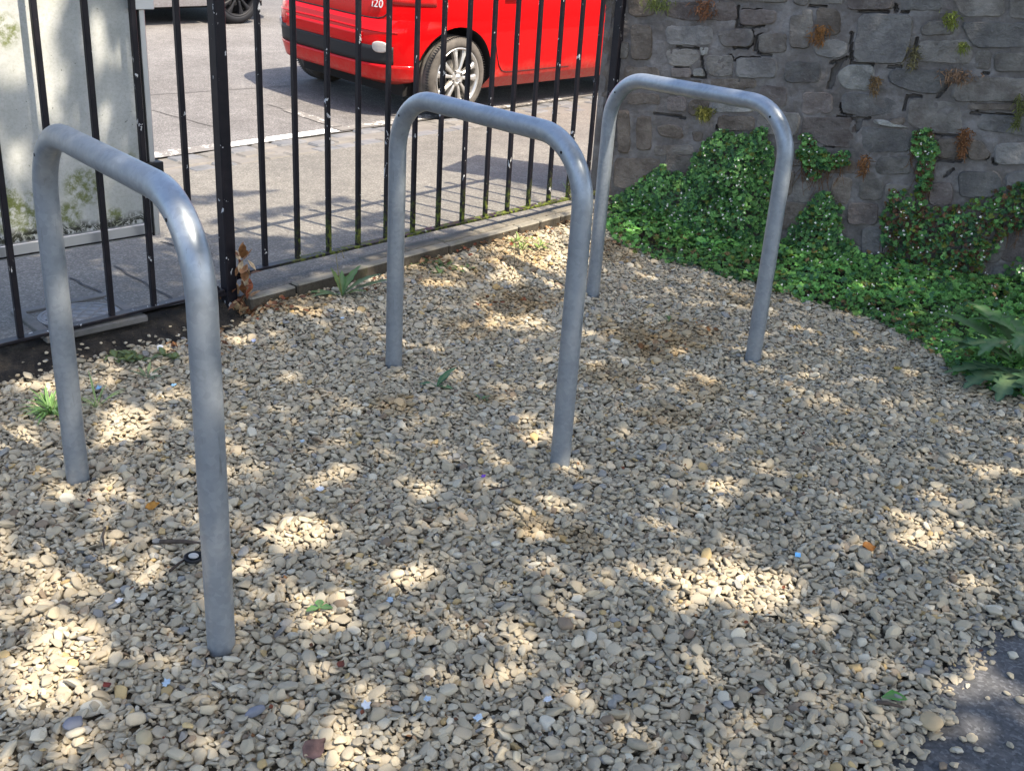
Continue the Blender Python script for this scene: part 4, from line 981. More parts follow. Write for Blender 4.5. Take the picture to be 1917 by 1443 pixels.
# the mat on the ground
def wall_dist(x, y): return (x - WC[0]) * WN[0] + (y - WC[1]) * WN[1]
n0 = 42000; xs = rng.uniform(min(p[0] for p in MP), max(p[0] for p in MP), n0); ys = rng.uniform(min(p[1] for p in MP), max(p[1] for p in MP), n0)
jit = .02 * np.array([mnoise.noise(Vector((x * 20, y * 20, 3))) for x, y in zip(xs, ys)])
ok = inpoly(xs + jit * 1.5, ys + jit, MP); xs, ys = xs[ok], ys[ok]
ex = np.array([(p[0], p[1]) for p in edge])
dmin = np.array([np.min(np.hypot(ex[:, 0] - x, ex[:, 1] - y)) for x, y in zip(xs, ys)])
den = np.array([mnoise.noise(Vector((x * 5, y * 5, 9))) for x, y in zip(xs, ys)])
mound = np.minimum(dmin / .34, 1) * (.065 + .045 * den) + .006
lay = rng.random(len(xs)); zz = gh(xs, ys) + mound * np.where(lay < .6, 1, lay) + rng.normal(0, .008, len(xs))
P_ = np.c_[xs, ys, zz]; sizes = rng.uniform(.0085, .018, len(xs)); cols = greens(len(xs), (.115, .275, .060), .05, .16)
bright = smooth((np.array([mnoise.noise(Vector((x * 3, y * 3, 21))) for x, y in zip(xs, ys)]) + .15) / .5); cols *= (.8 + .5 * bright)[:, None]
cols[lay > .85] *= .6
dead = rng.random(len(xs)) < .035; cols[dead] = np.array([.20, .13, .05]) * rng.lognormal(0, .3, (dead.sum(), 1)); sizes[rng.random(len(xs)) < .18] *= 1.35
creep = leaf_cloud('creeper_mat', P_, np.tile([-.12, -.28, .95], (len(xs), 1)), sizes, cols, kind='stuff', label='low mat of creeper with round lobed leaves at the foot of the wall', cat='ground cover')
sel = rng.random(len(xs)) < .035; sel &= lay < .6
flowers('flowers', P_[sel] + np.array([0, 0, .012]), np.tile([-.2, -.5, .8], (sel.sum(), 1)), creep, kind='stuff')
mb_v, mb_f = [], []
# dark underlay of stems and litter so no bare earth shines through
sel = rng.random(len(xs)) < .05
# clumps hanging on the wall
def clump(label, poly, n, bulge, sizes=(.0085, .018), base=(.125, .28, .075), yellow=.12, brown=.0, fl=.05, foot=0.):
    wp = [W(*q) for q in poly]; ks = [p[0] for p in wp]; zs_ = [p[1] for p in wp]
    root = empty('creeper_clump', WP(sum(ks) / len(ks), max(0, min(zs_))), 0, label=label, cat='creeper', group='creeper clumps hanging on the stone wall'); org = np.array(root.location)
    m = n * 4; k = rng.uniform(min(ks), max(ks), m); z_ = rng.uniform(min(zs_), max(zs_), m); j = .03 * np.array([mnoise.noise(Vector((a * 14, b * 14, 5))) for a, b in zip(k, z_)])
    ok = inpoly(k + j, z_ + j, wp); k, z_ = k[ok][:n], z_[ok][:n]; n = len(k)
    pa = np.array(wp); 
    def edist(a, b):
        d = 9.
        for i in range(len(pa)):
            p, q = pa[i - 1], pa[i]; t = np.clip(((a - p[0]) * (q[0] - p[0]) + (b - p[1]) * (q[1] - p[1])) / (np.sum((q - p) ** 2) + 1e-9), 0, 1); d = min(d, math.hypot(a - p[0] - t * (q[0] - p[0]), b - p[1] - t * (q[1] - p[1])))
        return d
    ed = np.array([edist(a, b) for a, b in zip(k, z_)])
    low = np.clip((max(zs_) - z_) / (max(zs_) - min(zs_) + 1e-6), 0, 1)
    lump = np.array([mnoise.noise(Vector((a * 9, b * 9, 11))) for a, b in zip(k, z_)])
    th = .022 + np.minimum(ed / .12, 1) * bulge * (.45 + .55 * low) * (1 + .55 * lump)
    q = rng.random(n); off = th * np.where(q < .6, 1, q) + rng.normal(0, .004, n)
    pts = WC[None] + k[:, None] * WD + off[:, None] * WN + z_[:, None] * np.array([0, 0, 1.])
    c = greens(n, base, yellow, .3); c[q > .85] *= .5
    if brown:
        bm_ = rng.random(n) < brown; c[bm_] = np.array([.11, .055, .025]) * rng.lognormal(0, .3, (bm_.sum(), 1))
    nr = np.tile(WN * .75 + np.array([0, 0, .6]), (n, 1)); nr = nr + (lump[:, None] * .3)
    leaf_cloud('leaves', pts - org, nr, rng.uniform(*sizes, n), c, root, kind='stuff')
    s_ = (rng.random(n) < fl) & (q < .6)
    if s_.any(): flowers('flowers', pts[s_] - org + WN * .01, np.tile(WN + [0, 0, .4], (s_.sum(), 1)), root, kind='stuff')
    mb = MB()
    for i in range(0, n, max(1, n // 70)):
        p = pts[i] - WN * off[i] * .7; L = rng.uniform(.05, .16); mb.tube([p - org, p - org + np.array([0, 0, -L * .5]) + WN * .006 + WD * rng.normal(0, .01), p - org + np.array([0, 0, -L]) + WD * rng.normal(0, .02)], .0012, 3, col=(.13, .065, .03))
    mb.build('stems', MAT['wood'], root, usecol=True, kind='stuff')
    return root
clump('tall dense green clump behind the far stand hoop, climbing the wall', [(1150, 372), (1180, 350), (1215, 325), (1250, 300), (1262, 318), (1285, 330), (1300, 302), (1312, 272), (1350, 240), (1400, 250), (1430, 236), (1450, 260), (1449, 330), (1440, 400), (1440, 520), (1300, 490), (1150, 440)], 5200, .17, yellow=.05)
clump('small green clump on the wall just right of the far stand', [(1492, 262), (1505, 248), (1522, 256), (1530, 275), (1548, 285), (1590, 288), (1592, 304), (1562, 314), (1536, 318), (1530, 335), (1512, 338), (1502, 310)], 420, .04, yellow=.2, brown=.1)
clump('narrow column of leaves with brown stems below it', [(1710, 246), (1742, 240), (1752, 262), (1748, 300), (1742, 352), (1728, 372), (1712, 368), (1722, 320), (1708, 290)], 380, .035, yellow=.15, brown=.25)
clump('broad patchy mass at the right with yellowish leaves', [(1665, 352), (1740, 350), (1735, 385), (1770, 385), (1830, 372), (1870, 350), (1990, 320), (1990, 420), (1890, 430), (1862, 470), (1840, 500), (1862, 545), (1800, 548), (1730, 520), (1690, 500), (1655, 470), (1645, 410)], 1650, .055, yellow=.28, brown=.24, fl=.07)
clump('pointed clump low on the wall right of the far stand', [(1478, 430), (1500, 395), (1528, 362), (1548, 358), (1575, 384), (1590, 440), (1618, 480), (1640, 540), (1560, 560), (1478, 530)], 1500, .10, yellow=.12, fl=.07)
clump('ragged greenery at the far right end of the wall foot', [(1840, 560), (1880, 500), (1925, 470), (2050, 480), (2050, 660), (1900, 640)], 600, .09, yellow=.15)
def tuft(label, px, py, w, h, n, col, nm='dry_tuft', cat='dried plant'):
    k, z_ = W(px, py); root = empty(nm, WP(k, z_), 0, label=label, cat=cat); mb = MB()
    for _ in range(n):
        a = rng.normal(0, w / 2); b = rng.uniform(-h, h * .3); L = rng.uniform(.015, .04); p = WD * a * (1 - .4 * abs(b) / h) + np.array([0, 0, b]) + WN * rng.uniform(.0, .03)
        e = p + WD * rng.normal(0, .012) + np.array([0, 0, rng.uniform(-1.2, .4) * L]) + WN * rng.uniform(0, .02); c = np.array(col) * rng.lognormal(0, .35); q = np.cross(e - p, WN); q = q / (np.linalg.norm(q) + 1e-9) * rng.uniform(.0012, .0035)
        mb.add([p - q, p + q, e + q * .4, e - q * .4], [(0, 1, 2, 3)], c)
    mb.build('strands', MAT['deadleaf'], root, usecol=True, kind='stuff')
tuft('orange brown dead tuft on the wall left of the large square stone', 1537, 55, .05, .07, 170, (.22, .10, .03))
tuft('reddish dried creeper hanging from the top of the wall', 1322, 8, .07, .06, 150, (.17, .075, .035))
tuft('long rusty strip of dead stems on the wall above the broad creeper', 1808, 252, .035, .11, 260, (.17, .075, .03))
tuft('pinkish dried tuft over the dark crack at the right of the wall', 1795, 135, .09, .05, 170, (.20, .12, .07))
tuft('dead brown strip beside the small green clump', 1620, 298, .03, .08, 150, (.16, .075, .03))
tuft('brown moss streak under the white lichened stone', 1640, 150, .03, .06, 110, (.16, .10, .045))
tuft('olive cushion of moss just below the far stand top bar', 1321, 205, .045, .04, 260, (.12, .12, .025), 'moss_cushion', 'moss')
tuft('yellow green sprig in the crack at the top of the wall', 1784, 28, .04, .05, 120, (.16, .18, .035), 'moss_cushion', 'moss')
tuft('grey green growth in the slanting joint right of the large square stone', 1712, 95, .035, .09, 130, (.13, .11, .05), 'moss_cushion', 'moss')
tuft('small yellow green moss spot right of the slanting joint', 1804, 82, .025, .03, 70, (.15, .17, .04), 'moss_cushion', 'moss')
tuft('olive moss at the right picture edge of the wall', 1912, 190, .03, .12, 170, (.10, .11, .03), 'moss_cushion', 'moss')
tuft('leafy fringe at the top of the wall by the end post', 1235, 3, .09, .04, 170, (.12, .14, .04), 'moss_cushion', 'moss')

# ================================================================== WEEDS
def blade(mb, base, az, L, wd, rise, droop, lobes=0, lobe=.0, col=(.05, .12, .03), n=14, mid=(.14, .2, .09), fold=.25, tw=0.):
    """one leaf: a strip along a bent midrib, toothed or lobed at the margin"""
    d = np.array([math.cos(az), math.sin(az), 0]); q = np.array([-d[1], d[0], 0]); V = []; C = []; base = np.array(base, float)
    for i in range(n + 1):
        t = i / n; el = rise - droop * t; 
        if i == 0: p = base.copy()
        else: p = p + (d * math.cos(el) + np.array([0, 0, math.sin(el)])) * L / n
        w = wd * (math.sin(math.pi * min(1, .06 + t * .94) ** .8) ** .75) * (.28 + .72 * min(1, t * 1.9))
        if lobes: fr = (lobes * t) % 1.; w *= 1 - lobe * (1 - fr if fr > .12 else fr / .12)
        if i == n: w = .0006
        up = -d * math.sin(el) + np.array([0, 0, math.cos(el)]); qq = q * math.cos(tw * t) + up * math.sin(tw * t)
        V += [p - qq * w + up * w * fold, p, p + qq * w + up * w * fold]; cv = np.array(col) * (1 + rng.normal(0, .06)); C += [cv, np.array(mid), cv]
    b = len(mb.v); mb.v += [tuple(x) for x in V]; mb.c += [tuple(x) for x in C]
    for i in range(n): mb.f += [(b + 3 * i, b + 3 * i + 1, b + 3 * i + 4, b + 3 * i + 3), (b + 3 * i + 1, b + 3 * i + 2, b + 3 * i + 5, b + 3 * i + 4)]
def weed(name, label, px, py, leaves, lift=0., cat='weed', stems=()):
    p = onstones(px, py, lift - .004); root = empty(name, p, 0, label=label, cat=cat)
    for lf in leaves:
        lf['col'] = np.array(lf['col']) * 1.35
        mb = MB(); blade(mb, **lf); o = mb.build('leaf', MAT['leaf'], root, True, True)
    for path, r, c in stems:
        mb = MB(); mb.tube(path, r, 6, col=c); mb.build('stem', MAT['wood'], root, True, True)
    return root
VR = math.atan2(U[1], U[0])
G1, G2, G3 = (.045, .12, .03), (.075, .15, .03), (.05, .13, .07)
def spray(n, L, wd, r0, r1, droop, lobes, lobe, col, base=(0, 0, 0), j=.25, az0=0., az1=6.283, nseg=14):
    out = []
    for i in range(n):
        l = L * rng.uniform(.65, 1.1); out.append(dict(base=np.array(base) + rng.normal(0, .004, 3) * [1, 1, 0], az=az0 + (az1 - az0) * (i + rng.uniform(-j, j)) / n, L=l, wd=wd * rng.uniform(.8, 1.1), rise=rng.uniform(r0, r1), droop=droop * rng.uniform(.7, 1.3), lobes=lobes, lobe=lobe, col=np.array(col) * rng.lognormal(0, .15), n=nseg))
    return out
weed('dandelion', 'dandelion with upright toothed leaves against the edging, behind the middle stand', 640, 560,
     [dict(base=(0, 0, 0), az=R_(a), L=L, wd=w, rise=R_(r), droop=R_(d), lobes=lo, lobe=.35, col=c) for a, L, w, r, d, lo, c in
      ((185, .16, .026, 18, 30, 5, (.08, .13, .05)), (150, .13, .018, 75, 25, 5, (.12, .17, .03)), (60, .17, .024, 62, 40, 4, (.06, .13, .03)), (25, .2, .026, 45, 35, 4, (.06, .09, .035)), (10, .24, .026, 30, 20, 5, (.06, .085, .04)), (100, .12, .02, 65, 30, 4, G1), (210, .14, .02, 25, 40, 5, (.09, .12, .04)), (-20, .13, .022, 35, 30, 4, (.1, .13, .03)))],
     stems=(([(0, 0, 0), (-.02, .02, .11), (-.03, .03, .17), (-.005, .03, .19), (.006, .02, .16)], .0016, (.2, .17, .08)),))
weed('seedling', 'bluish seedling leaning on the edging left of the dandelion', 598, 535, spray(3, .07, .016, .7, 1.2, .6, 3, .3, (.10, .17, .14)))
weed('seedling', 'dark green broad leaved seedling between the middle stand legs', 818, 722,
     [dict(base=(0, 0, 0), az=R_(a), L=L, wd=w, rise=R_(r), droop=R_(d), lobes=0, lobe=0, col=(.03, .11, .045)) for a, L, w, r, d in ((20, .10, .02, 60, 30), (60, .09, .017, 35, 30), (185, .065, .016, 25, 35), (-10, .06, .018, 10, 20))])
weed('seedling', 'tiny green shoot right of the seedling in the middle', 903, 745, spray(5, .035, .005, .5, 1.2, .6, 0, 0, G1))
weed('seedling', 'tiny green shoot between the middle and far stands', 1252, 598, spray(4, .035, .008, .4, 1.1, .6, 0, 0, (.06, .16, .03)))
weed('fallen_leaf', 'small green leaf lying near the front stand foot', 598, 1140, [dict(base=(0, 0, .008), az=R_(a), L=L, wd=.013, rise=.3, droop=.5, lobes=2, lobe=.3, col=(.05, .16, .04)) for a, L in ((100, .032), (0, .032), (215, .034))], cat='leaf')
weed('fallen_leaf', 'bright green leaf lying by the dark tarmac corner', 1668, 1306, [dict(base=(-.02, 0, .012), az=R_(5), L=.06, wd=.02, rise=.25, droop=.6, lobes=2, lobe=.2, col=(.06, .22, .03))], cat='leaf')
weed('grass_tuft', 'bright green grass tuft behind the far foot of the left stand', 95, 770, spray(70, .10, .0048, .25, 1.2, .9, 0, 0, (.19, .36, .09), nseg=6))
weed('grass_tuft', 'thin grass blades right of the left stand far leg', 180, 760, spray(12, .12, .0036, .3, 1.3, .6, 0, 0, (.2, .3, .09), nseg=6))
weed('clover_patch', 'low olive weed on the stones beside the black post', 265, 668, sum((spray(6, .05, .016, .2, .9, .6, 2, .25, (.085, .10, .02), base=(rng.uniform(-.1, .12), rng.uniform(-.05, .06), 0), nseg=6) for _ in range(7)), []))
weed('seedling', 'thin grey green seedling in front of the olive weed', 275, 705, spray(7, .07, .008, .3, 1.1, .5, 2, .3, (.09, .11, .07), nseg=8))
weed('herb', 'sunlit lime green herb by the edging in the corner', 985, 468, sum((spray(6, .06, .009, .3, 1.2, .7, 3, .5, (.20, .27, .05), base=(rng.uniform(-.07, .08), rng.uniform(-.09, .07), 0), nseg=8) for _ in range(7)), []))
weed('herb', 'bright green herb clump left of the bare twig', 850, 512, sum((spray(6, .055, .009, .3, 1.1, .7, 3, .5, (.11, .18, .03), base=(rng.uniform(-.08, .08), rng.uniform(-.06, .06), 0), nseg=8) for _ in range(6)), []))
weed('herb', 'flat olive herb against the edging behind the middle stand leg', 775, 498, sum((spray(5, .06, .012, .2, .9, .7, 3, .4, (.10, .115, .02), base=(rng.uniform(-.03, .14), rng.uniform(-.03, .06), 0), nseg=8) for _ in range(5)), []))
weed('herb', 'small pale herb in the corner by the far stand foot', 1070, 425, sum((spray(5, .05, .009, .3, 1.1, .7, 3, .5, (.17, .2, .05), base=(rng.uniform(-.07, .06), rng.uniform(-.06, .06), 0), nseg=8) for _ in range(5)), []))
p_ = st_of(onstones(1066, 385)); weed('herb', 'upright green weed at the foot of the last railing bars', 1068, 392, spray(9, .13, .013, .7, 1.35, .6, 3, .35, (.12, .2, .04)))
weed('bare_twig', 'small bare three branched twig standing in the gravel behind the middle stand', 957, 521, [], cat='twig', stems=[([(0, 0, 0), (.01, .0, .05), (.012, 0, .2)], .0016, (.05, .045, .035)), ([(0, 0, .0), (-.06, .04, .06), (-.16, .07, .13)], .0014, (.05, .045, .035)), ([(0, 0, .02), (.07, .03, .07), (.17, .06, .15)], .0014, (.09, .075, .05))])
# sow thistle at the right edge
ps = gpt(1885, 722); th = empty('sow_thistle', (ps[0], ps[1], gh(ps[0], ps[1]) + .05), 0, label='large green sow thistle with jagged leaves at the right, in front of the creeper', cat='weed')
for (a, L, w, r, d, c, bx, by, bz) in ((182, .24, .040, 12, 30, (.035, .10, .045), 0, 0, .02), (205, .22, .05, 10, 40, (.030, .085, .045), 0, 0, .02), (232, .23, .052, 15, 50, (.032, .09, .045), .03, 0, .02), (258, .22, .055, 20, 60, (.030, .09, .04), .05, 0, .03), (160, .26, .05, 38, 35, (.05, .14, .04), 0, 0, .05), (140, .30, .055, 55, 40, (.06, .17, .035), 0, .02, .06), (118, .28, .05, 68, 45, (.06, .165, .04), .02, .02, .08),
        (175, .20, .045, 30, 60, (.04, .12, .05), -.02, .02, .1), (90, .28, .05, 60, 50, (.05, .14, .035), .05, .04, .06), (285, .24, .055, 25, 60, (.03, .085, .04), .08, -.02, .03), (200, .18, .04, 45, 80, (.055, .15, .04), 0, 0, .12), (60, .26, .05, 50, 50, (.05, .13, .035), .08, .04, .06), (150, .20, .04, 70, 70, (.06, .17, .04), .04, .05, .12), (310, .26, .055, 30, 60, (.035, .1, .04), .12, 0, .03), (225, .16, .035, 60, 90, (.05, .14, .04), .06, .03, .14), (20, .28, .05, 40, 60, (.04, .11, .035), .1, .02, .05)):
    mb = MB(); blade(mb, (bx, by, bz), R_(a), L * 1.1, w * 1.5, R_(r * .68), R_(d), 6, .6, np.array(c) * 1.0, 48, (.13, .2, .10), .2); mb.build('leaf', MAT['leaf'], th, True, True)
mb = MB(); mb.tube([(.07, .0, .0), (.06, .0, .12), (.0, -.03, .16), (-.075, -.05, .145)], [.006, .005, .004, .0035], 8, col=(.14, .22, .06)); mb.build('stem', MAT['leaf'], th, True, True)
mb = MB(); mb.tube([(-.07, -.05, .146), (-.08, -.052, .143), (-.09, -.055, .142), (-.098, -.057, .142)], [.004, .011, .009, .003], 10, col=(.15, .17, .09)); mb.build('flower_bud', MAT['leaf'], th, True, True)

# ================================================================== LITTER: dead leaves, twigs, confetti
def deadleaf_mesh(mb, p, s, az, col, tilt=.5):
    d = Vector((math.cos(az), math.sin(az), 0)); n_ = Vector((rng.normal(0, tilt), rng.normal(0, tilt), 1)).normalized(); d = (d - n_ * d.dot(n_)).normalized(); q = n_.cross(d); p = Vector(p); V = []; C = []
    for t, w in ((0, .03), (.2, .34), (.45, .46), (.7, .36), (.9, .14), (1.08, .01)):
        for e in (-1, 0, 1): V.append(tuple(p + d * (t - .5) * s + q * e * w * s + n_ * (abs(e) * .16 * s + .22 * s * (t - .5) ** 2 + rng.normal(0, .02) * s))); C.append(np.array(col) * rng.uniform(.85, 1.15))
    b = len(mb.v); mb.v += V; mb.c += [tuple(c) for c in C]
    for i in range(5): mb.f += [(b + 3 * i, b + 3 * i + 1, b + 3 * i + 4, b + 3 * i + 3), (b + 3 * i + 1, b + 3 * i + 2, b + 3 * i + 5, b + 3 * i + 4)]
BR = [(.16, .075, .03), (.22, .11, .05), (.12, .055, .03), (.28, .17, .09), (.19, .06, .03), (.34, .25, .15)]
mb = MB()
def litter(px, py, n, rx, ry, s0=.012, s1=.03, fn=onstones):
    for _ in range(n):
        x, y = rng.normal(px, rx), rng.normal(py, ry)
        p = fn(x, y, .005) if fn is onstones else fn(x, y); deadleaf_mesh(mb, p + np.array([0, 0, rng.uniform(0, .01)]), rng.uniform(s0, s1), rng.uniform(0, 6.3), BR[rng.integers(len(BR))])
for a in ((510, 575, 60, 32, 9), (470, 588, 25, 14, 8), (360, 650, 40, 26, 16), (410, 640, 15, 12, 14), (900, 462, 45, 22, 6), (860, 478, 26, 20, 6), (960, 452, 40, 40, 8), (1030, 425, 70, 25, 8), (820, 500, 30, 30, 8), (930, 575, 10, 40, 10), (1230, 655, 8, 50, 16), (1150, 470, 16, 22, 8), (700, 540, 18, 20, 10), (1000, 565, 8, 24, 8), (1300, 610, 6, 36, 12)): litter(*[a[0], a[1], a[2], a[3], a[4]])
for _ in range(170):                                  # crumbs of leaf all over the bed
    x_, y_ = rng.uniform(0, 1900), rng.uniform(520, 1440); q_ = gpt(x_, y_)
    if inpoly(np.array([q_[0]]), np.array([q_[1]]), GP)[0] and not inpoly(np.array([q_[0]]), np.array([q_[1]]), MP)[0]: deadleaf_mesh(mb, onstones(x_, y_, .004), rng.uniform(.005, .013), rng.uniform(0, 6.3), np.array(BR[rng.integers(len(BR))]) * .8)
mb.build('leaf_litter', MAT['deadleaf'], None, True, True, kind='stuff')
# the bunch of dead leaves caught on the post
lb_ = empty('dead_leaf_bunch', P0 + U * .03 + N * -.03, 0, label='bunch of dry brown leaves caught against the big black post', cat='dead leaves')
for i in range(64):
    z_ = rng.uniform(.0, .26); w = .012 + .035 * (1 - abs(z_ - .1) / .2); c = BR[rng.integers(len(BR))]
    mbx = MB(); d = rng.uniform(.04, .08); p = np.array([rng.normal(.012, w * .5), rng.normal(-.012, w * .35), z_]); el = rng.uniform(.5, 1.5) * rng.choice((-1, 1)); a = rng.uniform(0, 6.3)
    blade(mbx, p, a, d, d * .22, el, rng.uniform(-.6, .6), 0, 0, np.array(c) * 1.6, 6, np.array(c) * 1.1, .3); mbx.build('dry_leaf', MAT['deadleaf'], lb_, True, True)
def dleaf(label, px, py, s, col, az):
    mbx = MB(); deadleaf_mesh(mbx, (0, 0, 0), s, az, col, .25); mbx.build('dead_leaf', MAT['deadleaf'], None, True, True, label=label, cat='leaf').location = tuple(onstones(px, py, .007))
dleaf('orange dead leaf between the legs of the left stand', 286, 951, .036, (.42, .20, .04), .5)
dleaf('curled brown dead leaf right of the blue confetti', 1624, 1029, .04, (.20, .085, .02), .2)
dleaf('dark red leaf near the bottom left', 201, 1289, .02, (.11, .025, .02), 2.5)
dleaf('dark red leaf at the foot of the front leg', 638, 1250, .02, (.11, .035, .025), 1.2)
dleaf('brownish purple leaf at the bottom edge', 588, 1408, .05, (.14, .085, .075), .9)
dleaf('pale tan maple leaf on the litter by the edging', 900, 452, .05, (.5, .36, .22), .3)
dleaf('yellow leaf on the stones in front of the far stand', 1680, 693, .03, (.36, .27, .07), 0.)
def twig(label, a, b, r, bend=.01, col=(.07, .055, .045)):
    p, q = onstones(*a, .008), onstones(*b, .008); m = (p + q) / 2 + np.array([rng.normal(0, bend), rng.normal(0, bend), .006]); mbx = MB(); mbx.tube([p - m, np.array([0, 0, 0]), q - m], [r, r * .9, r * .5], 6, col=col); mbx.build('twig', MAT['wood'], None, True, True, label=label, cat='twig').location = tuple(m)
twig('stout twig just left of the front leg of the left stand', (300, 1018), (385, 1022), .006)
twig('dark twig running to the black bottle cap', (318, 1072), (350, 1048), .004, .004, (.04, .03, .025))
twig('thin upright twig on the stones left of centre', (197, 990), (196, 1030), .0035, .004)
twig('thin twig in front of the purple wrapper', (915, 922), (962, 912), .0028)
twig('dark stick by the tarmac edge at the bottom right', (1640, 1322), (1690, 1330), .005)
twig('thin bent twig in the dead leaves by the edging', (930, 455), (938, 435), .002, .01, (.3, .22, .15))
cap = onstones(363, 1048, .004); cb = empty('bottle_cap', cap, 0, label='black bottle cap with a white stone on it by the front leg', cat='bottle cap')
v, f = lathe([(0, 0), (0, .02), (.002, .023), (.011, .024), (.011, .021), (.004, .02), (.004, 0)], 30); v = [(x, z_, y) for x, y, z_ in v]; mk('cap', v, f, MAT['blackpl'], cb, True)
mk('white_stone', IV * np.array([.013, .010, .007]) + np.array([0, 0, .011]), IF, plain('white_pebble', (.38, .37, .36), .8), cb, True)
def confetti(label, px, py, s, col, kind=0):
    mbx = MB(); n = 24; p = onstones(px, py, .006); nrm = Vector((rng.normal(0, .25), rng.normal(-.2, .2), 1)).normalized(); a = nrm.orthogonal().normalized(); b = nrm.cross(a); ring = []
    for i in range(n):
        t = 2 * math.pi * i / n; r = s * .66 * (1 + (.17 if kind == 0 else .18) * math.cos(5 * t if kind == 0 else 4 * t + .5)) * (1 + rng.normal(0, .11)); ring.append(a * r * math.cos(t) + b * r * math.sin(t) + nrm * rng.normal(0, .0012))
    v = [tuple(x + nrm * .0009) for x in ring] + [tuple(x - nrm * .0009) for x in ring]
    mbx.add(v, [tuple(range(n)), tuple(range(n, 2 * n))[::-1]] + [(i, (i + 1) % n, n + (i + 1) % n, n + i) for i in range(n)], col)
    mbx.build('paper_confetti', MAT['paper'], None, False, True, label=label, cat='paper scrap', group='paper confetti scattered on the gravel').location = tuple(p)
PB, PW, PK = (.25, .45, .66), (.58, .61, .66), (.42, .52, .62)
for lab, x, y, s, c, k in (('bright blue paper scrap right of centre in the gravel', 1493, 1041, .013, (.22, .55, .9), 1), ('white snowflake shaped scrap at the bottom, left of centre', 685, 1324, .014, PW, 0), ('pale blue snowflake scrap at the bottom below the middle stand', 895, 1346, .013, PK, 0),
        ('white snowflake scrap at the bottom right of centre', 1025, 1312, .013, PW, 0), ('pale blue scrap below the front leg of the left stand', 312, 1280, .014, PK, 0), ('pale scrap in the shadow streak of the front leg', 224, 1128, .012, PW, 0), ('whitish flake left of the purple wrapper', 600, 916, .016, PW, 0),
        ('pale blue flake below the whitish one, mid gravel', 566, 829, .010, PK, 0), ('pale flake in front of the sunlit patch near centre', 730, 1125, .012, PK, 0), ('pale blue scrap by the dandelion foot', 641, 604, .012, PK, 1), ('white scrap at the foot of the big black post', 470, 572, .014, PW, 1), ('blue scrap behind the front leg of the left stand', 325, 724, .012, PB, 1),
        ('bright blue scrap beside the thin grass blades', 185, 728, .013, PB, 1), ('pale blue scrap on the soil edge left of the stand', 55, 691, .018, PK, 0), ('white scrap on the soil edge by the post', 300, 655, .018, PW, 0), ('blue grey flake right of the front leg', 475, 640, .014, (.36, .4, .55), 0),
        ('small white scrap on the bare soil', 290, 606, .013, PW, 1), ('dull blue scrap at the right in the gravel', 1716, 936, .009, (.3, .35, .5), 1), ('pale flake in front of the left stand far foot', 800, 1312, .011, PK, 0)): confetti(lab, x, y, s, c, k)
confetti('crumpled purple wrapper in the middle of the gravel', 905, 896, .009, (.14, .06, .42), 1)
def stone1(label, px, py, s, m):
    d = IV * np.array(s); d = d * (1 + np.array([.18 * mnoise.noise(Vector(x) * 1.2 + Vector((px, 0, 0))) for x in IV]))[:, None]; o = mk('pebble', d, IF, m, None, True, label=label, cat='stone'); o.location = tuple(onstones(px, py, .004)); o.rotation_euler = (.2, .1, px * .1)
stone1('slate blue stone at the bottom left', 137, 1358, (.021, .015, .010), plain('blue_stone', (.14, .15, .185), .85))
stone1('ochre stone at the bottom left', 270, 1385, (.022, .016, .012), plain('ochre_stone', (.38, .31, .19), .85))
stone1('slate blue stone right of the front leg at the bottom', 478, 1333, (.022, .009, .010), plain('slate_stone', (.15, .16, .19), .85))
stone1('tan flat stone beside the dark tarmac', 1742, 1352, (.026, .024, .010), plain('tan_stone', (.38, .29, .17), .85))

